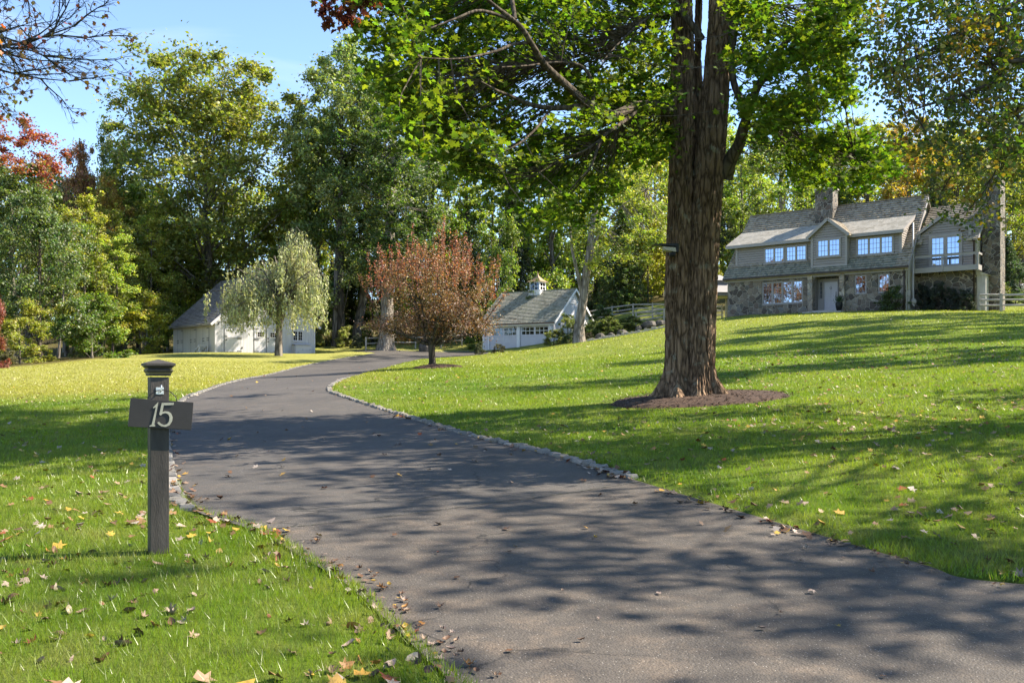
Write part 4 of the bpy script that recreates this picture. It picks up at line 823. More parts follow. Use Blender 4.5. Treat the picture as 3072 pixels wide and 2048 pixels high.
# ------------------------------------------------------------------ leaves and trees
T_D = np.array([(0, -.5, 0), (.30, 0, .06), (0, .5, 0), (-.30, 0, .06)])
T_OV = np.array([(0, -.5, 0), (.24, -.2, .05), (.27, .1, .05), (0, .55, -.03), (-.27, .1, .05), (-.24, -.2, .05)])
T_NEEDLE = np.array([(0, -.5, 0), (.09, 0, .02), (0, .5, 0), (-.09, 0, .02)])
_mp = [(0, -.5), (.10, -.28), (.42, -.34), (.30, -.08), (.52, .16), (.22, .12), (.16, .34), (0, .58), (-.16, .34), (-.22, .12), (-.52, .16), (-.30, -.08), (-.42, -.34), (-.10, -.28)]
T_MAPLE = np.array([(x, y, .10 * abs(x) - .05 * abs(y)) for x, y in _mp])
T_MAPS = np.array([(0, -.45, 0), (.40, -.30, .04), (.26, 0, 0), (.48, .22, .03), (.12, .22, 0), (0, .55, -.02), (-.12, .22, 0), (-.48, .22, .03), (-.26, 0, 0), (-.40, -.30, .04)])
def leaf_V(c, size, rng, tpl, up=.5, droop=None):
    n = len(c); nm = rng.normal(size=(n, 3)); nm /= np.linalg.norm(nm, axis=1, keepdims=True); nm[:, 2] = np.abs(nm[:, 2]) + up; nm /= np.linalg.norm(nm, axis=1, keepdims=True)
    a = rng.normal(size=(n, 3))
    if droop is not None: a = a * (1 - droop) + np.array([0, 0, -1.0]) * droop * 1.5
    a -= (a * nm).sum(1, keepdims=True) * nm; a /= np.linalg.norm(a, axis=1, keepdims=True) + 1e-9; b = np.cross(nm, a); s = np.asarray(size).reshape(-1, 1, 1) if hasattr(size, '__len__') else size
    V = (tpl[None, :, 0, None] * b[:, None] + tpl[None, :, 1, None] * a[:, None] + tpl[None, :, 2, None] * nm[:, None]) * s + c[:, None]
    return V.reshape(-1, 3)
def in_clumps(cl, n, rng, flat=.6):
    """cl rows: x,y,z,r ; n leaves each, scattered through flattened blobs"""
    cl = np.asarray(cl, float); k = len(cl); d = rng.normal(size=(k, n, 3)); d /= np.linalg.norm(d, axis=2, keepdims=True); r = np.minimum(1.4, np.abs(rng.normal(size=(k, n, 1))) * .60 + .12)
    ang = rng.uniform(.7, 1.3, (k, 1, 3)) * np.array([1, 1, flat]); return (cl[:, None, :3] + d * r * cl[:, None, 3:4] * ang).reshape(-1, 3)
RP = {'broad': lambda t: max(.25, math.sin(math.pi * min(1, (t * .82 + .16))) ** .6), 'oak': lambda t: (.50 + .5 * min(1, t * 2.2)) * math.sqrt(max(.02, 1 - max(0, (t - .5) / .52) ** 2)), 'tall': lambda t: .55 + .45 * math.sin(math.pi * t) if t < .8 else .6 * (1.15 - t) / .35 + .12, 'low': lambda t: .9 * math.sqrt(max(.03, 1 - t * t)) + .1}
def limb_to(mb, a, b, r0, r1, rng, sag=.12, seg=5, sides=6):
    a, b = Vector(a), Vector(b); L = (b - a).length; pts = []
    off = Vector((rng.uniform(-1, 1), rng.uniform(-1, 1), rng.uniform(-1.2, -.2))) * L * sag
    for i in range(seg + 1):
        t = i / seg; pts.append(a.lerp(b, t) + off * math.sin(math.pi * t) + Vector((rng.uniform(-1, 1), rng.uniform(-1, 1), rng.uniform(-1, 1))) * L * .012)
    mb.tube(pts, [r0 + (r1 - r0) * (i / seg) ** .7 for i in range(seg + 1)], sides, 0, False)
PROTO = {}
def gen(kind):
    """name, trunk mesh, crown vertices of a tree kind, unit metres"""
    shape, Ht, Rr, zb, ncl, nlf, lsz, seed, tr, lean = KIND[kind]; rng = random.Random(seed); nr = np.random.default_rng(seed); mb = MB()
    n = 9; wob = [Vector((0, 0, 0))]; 
    for i in range(n): wob.append(wob[-1] + Vector((rng.uniform(-1, 1), rng.uniform(-1, 1), 0)) * Ht * .008)
    top = .88 if shape != 'oak' else .6
    axis = [Vector((0, 0, -.6))] + [Vector((lean * Ht * (i / n) ** 1.2, 0, Ht * top * i / n)) + wob[i] for i in range(n + 1)]
    rad = [tr * 1.7] + [tr * (1.35 if i == 0 else 1) * (1 - .86 * (i / n) ** 1.1) + .02 for i in range(n + 1)]
    mb.tube(axis, rad, 12, .05, False)
    at = lambda z: axis[1 + max(0, min(n, int(round(z / (Ht * top) * n))))]
    cl = []
    if shape == 'conifer':
        cs = []
        nb = ncl
        for i in range(nb):
            t = (i + rng.random()) / nb; z = Ht * (zb + (1 - zb) * t); L = Rr * (1 - t) ** .8 * rng.uniform(.7, 1.1) + .25; th = i * 2.4 + rng.uniform(-.4, .4); dz = -L * rng.uniform(.1, .32)
            a = Vector((lean * z, 0, z)); b = a + Vector((math.cos(th) * L, math.sin(th) * L, dz)); mb.tube([a, a.lerp(b, .5) + Vector((0, 0, L * .06)), b], [.045, .03, .01], 4, 0, False)
            m = max(6, int(nlf * L / Rr)); tt = nr.uniform(.12, 1, m); pts = np.array(a)[None] * (1 - tt[:, None]) + np.array(b)[None] * tt[:, None]; pts[:, 2] += L * .06 * np.sin(np.pi * tt)
            sp_ = .30 * L * (1.1 - tt) + .12; pts[:, :2] += nr.normal(size=(m, 2)) * sp_[:, None] * .45; pts[:, 2] -= np.abs(nr.normal(size=m)) * .28; cs.append(pts)
        c = np.concatenate(cs); V = leaf_V(c, lsz * nr.uniform(.6, 1.3, len(c)), nr, T_D * np.array([.55, 1, 1]), .3, .55); return mb, V, 4
    rp = RP[shape]
    # main lobes first, clumps gathered round them so the outline stays uneven
    lobes = []
    for i in range(max(6, ncl // 7)):
        t = (i + .5) / max(6, ncl // 7); t = t ** .85; th = i * 2.39996 + rng.uniform(-.5, .5); rr = Rr * rp(t) * rng.uniform(.35, .88); z = Ht * (zb + (1 - zb) * t) * rng.uniform(.95, 1.0); ax = at(min(z, Ht * top)); lobes.append((ax.x + math.cos(th) * rr, ax.y + math.sin(th) * rr, z - Ht * .03, t))
    for lx, ly, lz, t in lobes:
        ax = at(max(Ht * zb * .75, lz - Rr * rng.uniform(.5, .9))); limb_to(mb, ax, (lx, ly, lz), tr * .38 * (1 - t * .55), .03, rng, .08, 6)
        for j in range(7):
            d = Vector((rng.gauss(0, 1), rng.gauss(0, 1), rng.gauss(0, .75))).normalized() * Rr * rng.uniform(.20, .38); r = Rr * rng.uniform(.16, .25); cl.append((lx + d.x, ly + d.y, lz + d.z * .8, r))
            if j < 3: limb_to(mb, (lx, ly, lz), (lx + d.x, ly + d.y, lz + d.z * .8), .05, .015, rng, .1, 3, 4)
    # a few straying sprays
    for i in range(ncl // 8):
        t = rng.uniform(.1, 1); th = rng.uniform(0, 6.28); rr = Rr * rp(t) * rng.uniform(.9, 1.08); cl.append((math.cos(th) * rr + lean * Ht * t, math.sin(th) * rr, Ht * (zb + (1 - zb) * t), Rr * rng.uniform(.07, .12)))
    c = in_clumps(cl, nlf, nr, .62); V = leaf_V(c, lsz * nr.uniform(.6, 1.4, len(c)), nr, T_D, .45); return mb, V, 4
#        shape      H   R   zb  ncl nlf lsz  seed trunk lean
KIND = {'oak_tree': ('oak', 26, 10.5, .26, 230, 230, .36, 11, .62, .0), 'broad_tree': ('broad', 20, 6.2, .20, 110, 225, .30, 12, .34, .01), 'round_tree': ('broad', 19, 6.6, .14, 110, 220, .31, 13, .36, -.01),
        'tall_tree': ('tall', 27, 5.8, .18, 140, 215, .31, 14, .42, .0), 'slender_tree': ('tall', 19, 3.4, .20, 98, 150, .27, 15, .17, .02), 'young_tree': ('low', 8, 3.4, .03, 77, 230, .22, 16, .10, 0),
        'bush': ('low', 2.2, 1.5, .0, 56, 170, .12, 17, .04, 0), 'hemlock_tree': ('conifer', 21, 4.2, .05, 260, 130, .42, 18, .30, 0), 'pine_tree': ('conifer', 24, 3.4, .25, 150, 170, .42, 19, .30, .01), 'maple_tree': ('broad', 21, 6.5, .18, 112, 230, .30, 20, .4, .02)}
def tree(kind, px, Y, top, wpx, col, label, cat='tree', group=None, bark=None, x=None, rz_=None, base=None, Ht=None, wm=None):
    x = (px - CX) / F * Y if x is None else x; z = H(x, Y) - .08
    if Ht is None: Ht = (HY - top) / F * Y + EYE - z
    wm = wpx / F * Y if wm is None else wm
    K = KIND[kind]; sc = (wm / (2 * K[2]), wm / (2 * K[2]), Ht / K[1])
    if kind not in PROTO:
        mb, V, nper = gen(kind); r = empty(kind, (0, 0, 0)); t = mb.build('stem' if kind == 'bush' else 'trunk', m_barkg, r, True); t.material_slots[0].link = 'OBJECT'; t.material_slots[0].material = m_barkg
        np_mesh('foliage' if kind == 'bush' else 'crown', V, nper, m_leaf, r); PROTO[kind] = r; o = r
    else: o = copy_tree(PROTO[kind])
    for k_ in ('group',):
        if k_ in o: del o[k_]
    o.location = (x, Y, z); o.rotation_euler = (0, 0, random.Random(int(x * 100 + Y)).uniform(0, 6.28) if rz_ is None else rz_); o.scale = sc
    for ch in o.children:
        if ch.name.startswith(('crown', 'foliage')): ch.color = tuple(col) + (1,)
        else: ch.material_slots[0].material = bark or m_barkg
    return tag(o, label, cat, group)
GR, YG, LG, DG, OL, BG = (.20, .27, .040), (.38, .38, .055), (.30, .37, .06), (.085, .13, .035), (.29, .30, .05), (.06, .11, .055)
RUST, RED, GOLD, ORG = (.32, .16, .07), (.27, .07, .035), (.36, .24, .035), (.42, .17, .04)
GREY = (.21, .26, .095)
# --- the wood on the left
t_red = tree('maple_tree', 16, 76, 150, 112, (.13, .16, .035), 'tall maple at the left edge with green foliage under a bright red top')
mbx, Vx, _ = MB(), None, None
rng = random.Random(4); cls = []
for i in range(34):
    a = rng.uniform(0, 6.28); q = rng.random() ** .6; cls.append((t_red.location.x + 5.0 * q * math.cos(a), t_red.location.y + 4.5 * q * math.sin(a), EYE + (375 - rng.uniform(118, 158) - 26 * q * q * (1 if math.cos(a) < .2 else 1.4)) / 900 * 76, rng.uniform(.7, 1.2)))
nr = np.random.default_rng(4); V = leaf_V(in_clumps(cls, 170, nr), .26, nr, T_D, .45); o = np_mesh('crown', V, 4, m_leaf); o.color = RED + (1,); o.parent = t_red; bpy.context.view_layer.update(); o.matrix_parent_inverse = t_red.matrix_world.inverted(); o['label'] = 'bright red top of the crown'
tree('round_tree', 82, 96, 142, 62, RUST, 'rusty brown round tree behind the red topped maple')
tree('round_tree', 40, 66, 188, 104, (.10, .15, .045), 'broad blue green evergreen at the left edge of the wood', bark=m_barkd)
tree('broad_tree', 112, 92, 180, 58, GOLD, 'yellow tree between the rusty tree and the great oak')
tree('round_tree', 84, 80, 232, 66, (.17, .19, .035), 'yellow green tree just right of the blue green evergreen')
tree('broad_tree', 122, 101, 122, 74, (.10, .14, .03), 'dark green tree standing out against the sky left of the great oak', bark=m_barkd)
tree('oak_tree', 208, 97, 60, 224, (.19, .21, .04), 'great round crowned oak rising behind the barn', rz_=.6)
tree('round_tree', 150, 93, 198, 84, OL, 'olive green tree in front of the left side of the great oak'); tree('broad_tree', 180, 102, 215, 90, GR, 'mid green tree right behind the barn roof')
tree('young_tree', 92, 70, 296, 72, (.12, .19, .025), 'bright green young tree low at the edge of the left wood'); tree('young_tree', 20, 63, 300, 60, OL, 'low olive young tree below the blue green evergreen')
tree('young_tree', 140, 84, 292, 62, YG, 'yellow green young tree left of the barn'); tree('young_tree', -6, 58, 298, 26, RED, 'small red leaved sapling at the very left edge')
for i, (px, Y, top) in enumerate([(58, 74, 200), (72, 80, 215), (98, 83, 190), (112, 79, 230), (127, 86, 205), (138, 95, 180), (146, 90, 210), (159, 92, 190), (168, 98, 220), (118, 97, 180), (104, 93, 200), (184, 104, 200), (66, 90, 190), (152, 101, 200)]):
    tree('slender_tree', px, Y, top, 46, [OL, GR, YG, LG][i % 4], ['leftmost', 'third', 'fifth', 'sixth', 'tenth', 'twelfth', 'thirteenth', 'fourth from the right', 'second from the right', 'eleventh', 'eighth', 'rightmost', 'second', 'seventh'][i] + ' of the slender trees in the shaded wood left of the barn', group='slender trees in the left wood', bark=[m_barkg, m_barkd][i % 2])
for px, Y, tp, wd, c, lb in ((28, 88, 168, 84, OL, 'tall full olive tree filling the wood behind the left edge'), (66, 100, 160, 78, (.12, .17, .04), 'tall dark green tree filling the wood below the rusty tree'), (100, 104, 168, 76, GR, 'tall green tree filling the wood behind the yellow green one'), (-12, 74, 160, 70, (.13, .18, .04), 'dark green tree at the very left edge under the red crown'), (146, 106, 170, 80, OL, 'tall olive tree deep in the wood left of the great oak')):
    tree('maple_tree', px, Y, tp, wd, c, lb)
# --- middle
tree('tall_tree', 340, 93, 34, 104, GREY, 'very tall grey green tree between the barn and the plum tree', bark=m_barkd); tree('broad_tree', 318, 99, 105, 92, GR, 'green tree behind the right end of the barn', bark=m_barkg)
tree('tall_tree', 389, 97, 62, 96, (.095, .135, .04), 'tall green tree behind the thick pale trunk', bark=m_barkd); tree('round_tree', 430, 102, 95, 112, GREY, 'grey green tree behind the plum tree'); tree('tall_tree', 470, 100, 120, 92, GR, 'tall mid green tree left behind the garage', bark=m_barkd)
tree('hemlock_tree', 512, 100, 168, 62, (.028, .05, .022), 'very dark hemlock behind the garage cupola', bark=m_barkd); tree('round_tree', 552, 104, 120, 104, LG, 'light green tree behind the garage roof'); tree('hemlock_tree', 622, 94, 205, 62, DG, 'dark hemlock right of the leaning pale tree', bark=m_barkd)
tree('young_tree', 500, 95, 215, 56, GR, 'bushy green tree close behind the left slope of the garage roof'); tree('young_tree', 470, 96, 240, 50, (.06, .10, .02), 'low dark green tree left of the garage'); tree('round_tree', 640, 106, 88, 112, YG, 'sunny yellow green tree left of the great double trunk')
tree('round_tree', 662, 112, 100, 90, LG, 'sunny light green tree right behind the great double trunk')
tree('young_tree', 318, 95, 262, 54, (.10, .17, .03), 'bright green young tree at the right corner of the barn'); tree('broad_tree', 300, 104, 150, 84, OL, 'olive tree showing between the great oak and the very tall tree'); tree('hemlock_tree', 352, 100, 255, 48, DG, 'dark young hemlock behind the split rail fence', bark=m_barkd)
for px, Y, tp, wd, c, lb in ((214, 103, 250, 60, OL, 'olive undergrowth tree above the barn roof'), (186, 99, 262, 50, LG, 'light green undergrowth tree touching the barn roof'), (300, 101, 238, 56, GR, 'green undergrowth tree behind the weeping tree'), (372, 100, 240, 56, LG, 'light green undergrowth tree between the pale trunks'), (410, 98, 250, 54, OL, 'olive undergrowth tree behind the left side of the plum tree'), (445, 101, 232, 60, GREY, 'grey green undergrowth tree behind the plum tree'), (530, 108, 225, 66, GR, 'green undergrowth tree behind the garage cupola'), (575, 110, 232, 60, LG, 'light green undergrowth tree between garage and leaning trunk'), (604, 106, 240, 50, (.09, .13, .04), 'dark undergrowth tree right of the leaning trunk'), (648, 104, 235, 56, YG, 'yellow green undergrowth tree above the split rail fence'), (668, 108, 225, 56, OL, 'olive undergrowth tree hidden partly by the great trunk'), (738, 104, 205, 50, GREY, 'grey green undergrowth tree at the left end of the house roof'), (700, 102, 235, 44, OL, 'olive undergrowth tree left of the house')):
    tree('young_tree', px, Y, tp, wd, c, lb)
# --- behind the house
tree('pine_tree', 712, 96, 128, 50, (.04, .065, .035), 'dark pine left of the house roof', bark=m_barkd); tree('slender_tree', 697, 90, 168, 44, GREY, 'thin grey tree right of the double trunk'); tree('broad_tree', 742, 98, 112, 84, LG, 'light green tree above the left end of the house roof')
tree('round_tree', 782, 88, 104, 112, (.17, .22, .035), 'bright yellow green tree with pale limbs behind the house chimney', bark=m_barkp); tree('hemlock_tree', 838, 90, 150, 70, DG, 'dark hemlock behind the middle of the house roof', bark=m_barkd); tree('broad_tree', 868, 96, 112, 96, OL, 'olive tree behind the middle dormer')
tree('round_tree', 905, 92, 118, 86, GOLD, 'golden tree behind the right end of the main roof'); tree('pine_tree', 934, 86, 168, 58, (.09, .12, .075), 'grey green pine above the gap between the two roofs'); tree('broad_tree', 958, 95, 118, 84, YG, 'yellow green tree behind the wing roof')
tree('round_tree', 1004, 84, 132, 86, (.22, .23, .04), 'yellowing tree right behind the tall stone chimney'); tree('hemlock_tree', 1008, 76, 236, 40, (.05, .09, .035), 'short green evergreen right of the stone chimney'); tree('broad_tree', 1040, 92, 110, 96, GR, 'green tree at the right edge behind the house')
tree('maple_tree', 1022, 102, 96, 96, GREY, 'grey green tree at the far right behind the others')
# --- beyond the frame: the trees whose shade falls on the lawn and drive, and those the windows mirror
OFF = [('round_tree', 25, -2, 14, 7, GR), ('broad_tree', 21.5, 26, 18, 6, LG) , ('tall_tree', 32, 17, 19, 6, GR), ('tall_tree', 31, 37, 25, 8, LG), ('maple_tree', 33.5, 45, 24, 7, GR), ('round_tree', 44, 38, 24, 8, YG), ('tall_tree', 39, 53, 25, 8, GR), ('broad_tree', 27, 9, 16, 7, GR)]
OL_ = ['small tree beyond the right edge behind the camera', 'tree beyond the right edge beside the lawn', 'second tree beyond the right edge of the lawn', 'big tree beyond the right edge half way up the lawn', 'maple beyond the right edge near the rail fence', 'yellow green tree far beyond the right edge', 'maple beyond the right edge level with the house', 'tree beyond the right edge behind the nearest one']
for (kd, x, y, h_, w__, c), lb in zip(OFF, OL_): tree(kd, 0, y, 0, 0, c, lb, x=x, Ht=h_, wm=w__)
for (kd, x, y, h_, w__, c), lb in zip([('round_tree', -34, 38, 17, 9, RUST), ('broad_tree', -29, 27, 16.5, 9, ORG), ('maple_tree', -40, 44, 17, 10, GOLD), ('round_tree', -36, 30, 17, 9, ORG), ('broad_tree', -30, 20, 16.5, 10, GOLD)], ['rusty tree beyond the left edge', 'orange tree beyond the left edge', 'golden tree beyond the left edge', 'second orange tree beyond the left edge', 'second golden tree beyond the left edge']): tree(kd, 0, y, 0, 0, c, lb, x=x, Ht=h_, wm=w__)
# --- far wood that reads as one mass
def far_wood():
    rng = random.Random(31); nr = np.random.default_rng(31); cl = []; tops = [(-120, 215), (0, 178), (100, 190), (190, 200), (300, 150), (420, 140), (560, 145), (660, 135), (760, 140), (900, 140), (1030, 135), (1150, 130)]
    mbt = MB()
    for i in range(150):
        px = rng.uniform(-120, 1150); Y = rng.uniform(118, 150); tp = np.interp(px, [t[0] for t in tops], [t[1] for t in tops]) + rng.uniform(-4, 34); x = (px - CX) / F * Y; zt = EYE + (HY - tp) / F * Y; zg = H(x, Y)
        mbt.tube([(x, Y, zg - .5), (x + rng.uniform(-.6, .6), Y, zg + (zt - zg) * .5), (x, Y, zt - 1)], [.3, .2, .06], 5, 0, False)
        for j in range(44): t = rng.random() ** .95; rr = 4.2 * math.sin(math.pi * min(.97, t * .8 + .15)) ** .7; a = rng.uniform(0, 6.28); cl.append((x + rr * math.cos(a), Y + rr * math.sin(a), zg + .3 + (zt - zg - .3) * t, rng.uniform(1.0, 1.7)))
    c = in_clumps(cl, 34, nr); V = leaf_V(c, .52 * nr.uniform(.6, 1.3, len(c)), nr, T_D, .4)
    mbt.build('far_trunks', m_barkd, None).name = 'far_trunks'
    o = np_mesh('far_woodland', V, 4, m_leaf); o.color = (.26, .30, .06, 1); tag(o, 'distant green woodland filling the gaps behind all the trees', 'woodland', kind='stuff')
    tr_ = bpy.data.objects['far_trunks']; tr_.parent = o; tr_.name = 'trunks'
far_wood()

# --- leaning pale tree in front of the garage, and pale thick trunks
def special(name, label, trunk_pts, rads, clumps, nlf, lsz, col, bark, limbs=(), tpl=T_D, seed=1, flat=.6, up=.45, sides=14):
    r = empty(name, trunk_pts[0], 0, label, 'tree'); o0 = Vector(trunk_pts[0]); rng = random.Random(seed); nr = np.random.default_rng(seed); mb = MB(); tp = [Vector(p) - o0 for p in trunk_pts]; mb.tube(tp, rads, sides, .05, False)
    for l in limbs:
        p = [Vector(q) - o0 for q in l[0]]; mb.tube(p, l[1], 8, .03, False)
    nodes = tp[len(tp) // 2:] + [Vector(q) - o0 for l in limbs for q in l[0]]
    cl = [(c[0] - o0.x, c[1] - o0.y, c[2] - o0.z, c[3]) for c in clumps]
    for c in cl:
        q = Vector(c[:3]); nd = min(nodes, key=lambda a: (a - q).length)
        limb_to(mb, nd, q, .035, .008, rng, .08, 4, 4)
    mb.build('trunk', bark, r, True); C_ = in_clumps(cl, nlf, nr, flat); o = np_mesh('crown', leaf_V(C_, lsz * nr.uniform(.6, 1.3, len(C_)), nr, tpl, up), len(tpl), m_leaf, r); o.color = tuple(col) + (1,); return r
rng = random.Random(6); b = G(579, 342.5); Yb = b.y
trk = [b - Vector((0, 0, .5)), b, P(579, 325, Yb), P(583, 300, Yb), P(586, 275, Yb), P(590, 250, Yb), P(592, 225, Yb), P(597, 200, Yb), P(606, 170, Yb), P(613, 140, Yb), P(616, 118, Yb)]
cl = []
for i in range(105):
    a = rng.uniform(0, 6.28); t = rng.random(); py = 120 + 145 * t; rr = (28 + 46 * math.sin(math.pi * min(1, t * .8 + .12))) * rng.random() ** .45; cl.append(tuple(P(616 + rr * math.cos(a) * 1.0, py + (10 if math.cos(a) < 0 else 0), Yb + rr / 900 * Yb * math.sin(a))) + (rng.uniform(.6, 1.15),))
special('leaning_tree', 'leaning pale barked tree with sunny yellow green crown in front of the garage', trk, [.95, .62, .42, .38, .36, .32, .26, .2, .16, .1, .05], cl, 200, .22, (.22, .26, .045), m_barkp, [([P(583, 300, Yb), P(578, 275, Yb - .3), P(572, 250, Yb - .5), P(570, 225, Yb - .8)], [.2, .16, .12, .06]), ([P(590, 250, Yb), P(604, 225, Yb), P(622, 205, Yb), P(645, 190, Yb)], [.16, .12, .08, .03])], seed=6)
b = G(386, 349.6); Yb = b.y; rng = random.Random(7); cl = []
for i in range(150):
    a = rng.uniform(0, 6.28); t = rng.random(); rr = (18 + 48 * math.sin(math.pi * min(1, t * .75 + .2))) * rng.random() ** .45; cl.append(tuple(P(392 + rr * math.cos(a), 75 + 205 * t, Yb + rr / 900 * Yb * math.sin(a))) + (rng.uniform(.7, 1.3),))
cl += [tuple(P(387 + rng.uniform(-15, 15), 110 + i * 3.4, Yb - rng.uniform(1.2, 2.6))) + (rng.uniform(.7, 1.1),) for i in range(55)]
special('pale_trunk_tree', 'tall tree with a thick pale flared trunk behind the plum tree', [b - Vector((0, 0, .5)), b, b + Vector((0, 0, .8)), b + Vector((.1, 0, 2.5)), P(387, 300, Yb), P(389, 250, Yb), P(391, 200, Yb), P(394, 150, Yb), P(395, 100, Yb)], [1.4, 1.05, .80, .66, .58, .5, .4, .26, .08], cl, 190, .30, (.08, .125, .03), m_barkp, seed=7)
b = G(356, 346); Yb = b.y + 3; b = Vector(((356 - 512) / 900 * Yb, Yb, H((356 - 512) / 900 * Yb, Yb))); rng = random.Random(9); cl = []
for i in range(90):
    a = rng.uniform(0, 6.28); t = rng.random(); rr = (14 + 44 * math.sin(math.pi * min(1, t * .75 + .2))) * rng.random() ** .45; cl.append(tuple(P(362 + rr * math.cos(a), 60 + 160 * t, Yb + rr / 900 * Yb * math.sin(a))) + (rng.uniform(.7, 1.2),))
special('grey_trunk_tree', 'grey trunked tree leaning slightly between the barn and the thick pale trunk', [b - Vector((0, 0, .5)), b, b + Vector((.2, 0, 2)), P(363, 300, Yb), P(366, 240, Yb), P(366, 170, Yb), P(368, 90, Yb)], [.7, .58, .5, .42, .34, .22, .06], cl, 180, .30, GREY, m_barkg, [([P(364, 260, Yb), P(352, 235, Yb), P(338, 215, Yb), P(322, 205, Yb)], [.2, .14, .1, .04])], seed=9)
b = Vector(((335 - 512) / 900 * 93, 93, H((335 - 512) / 900 * 93, 93))); rng = random.Random(10); cl = []
for i in range(60):
    a = rng.uniform(0, 6.28); t = rng.random(); rr = (10 + 34 * math.sin(math.pi * min(1, t * .75 + .2))) * rng.random() ** .45; cl.append(tuple(P(338 + rr * math.cos(a), 120 + 130 * t, 93 + rr / 9.7 * math.sin(a))) + (rng.uniform(.6, 1.1),))
special('straight_tree', 'straight grey trunked tree just right of the barn', [b - Vector((0, 0, .5)), b, P(336, 320, 93), P(337, 270, 93), P(340, 200, 93), P(341, 130, 93)], [.5, .42, .36, .3, .2, .05], cl, 170, .28, (.09, .14, .03), m_barkg, seed=10)

# --- weeping tree in front of the barn
def weeping():
    b = Vector(((278.6 - 512) / 900 * 74, 74, H((278.6 - 512) / 900 * 74, 74))); r = empty('weeping_tree', b, 0, 'weeping tree with silvery hanging foliage in front of the barn', 'tree'); rng = random.Random(21); nr = np.random.default_rng(21); mb = MB()
    mb.tube([(0, 0, -.4), (0, 0, 0), (0, 0, 1.2), (.05, 0, 2.4), (.2, 0, 3.4)], [.42, .33, .27, .26, .22], 12, .05, False); L = []; sd = []
    S = 74 / 900.
    tips = [(-3.9, 5.2), (-3.2, 6.4), (-2.4, 7.4), (-1.6, 8.0), (-.6, 8.6), (.6, 9.6), (1.4, 10.2), (2.0, 10.4), (2.6, 9.2), (3.2, 8.0), (3.7, 6.8), (-4.6, 6.0), (3.2, 5.4), (-1.2, 6.2), (1.0, 7.0), (-2.8, 4.6), (2.2, 6.0), (0, 5.2), (-1.8, 4.6), (1.6, 4.6)]
    for i in range(52):
        tx, tz = tips[i % len(tips)]; tx = tx * rng.uniform(.9, 1.22) * (.84 if tx > 0 else 1); tz = tz * rng.uniform(.88, 1.03); ty = rng.uniform(-3.4, 3.4) * (1 - (tz / 14) ** 2); a = Vector((.1, 0, rng.uniform(2.2, 4.2))); c = Vector((tx, ty, tz)); mid = a.lerp(c, .55) + Vector((0, 0, 1.0)); end = c + Vector((math.copysign(.6, tx), ty * .15, -.7))
        pts = [a, a.lerp(mid, .5) + Vector((0, 0, .3)), mid, c, end]; mb.tube(pts, [.13, .10, .07, .03, .012], 5, 0, False)
        for j in range(11):
            t = rng.random() ** .7; q = mid.lerp(c, t) if t < .6 else c.lerp(end, (t - .6) / .4); q = q + Vector((rng.gauss(0, .2), rng.gauss(0, .25), rng.gauss(0, .1)))
            ln = min(rng.uniform(1.0, 3.8), q.z - 1.5 - rng.random() * 1.2)
            if ln < .5: continue
            bot = q + Vector((rng.gauss(0, .18), rng.gauss(0, .18), -ln)); mb.tube([q, q.lerp(bot, .5) + Vector((rng.gauss(0, .06), 0, 0)), bot], [.012, .009, .004], 3, 0, False); n = int(ln * 15); tt = nr.uniform(0, 1, n)
            L.append(np.array(q)[None] * (1 - tt[:, None]) + np.array(bot)[None] * tt[:, None] + nr.normal(size=(n, 3)) * .085)
    mb.build('trunk', m_barkg, r, True); c = np.concatenate(L); o = np_mesh('crown', leaf_V(c, .20 * nr.uniform(.6, 1.3, len(c)), nr, T_OV * np.array([.75, 1.1, 1]), .0, .75), 6, leaf_mat('weeping_leaves', None, .45, .035, .5, .05, (1.1, 1.15, .7)), r); o.color = (.38, .40, .19, 1)
weeping()
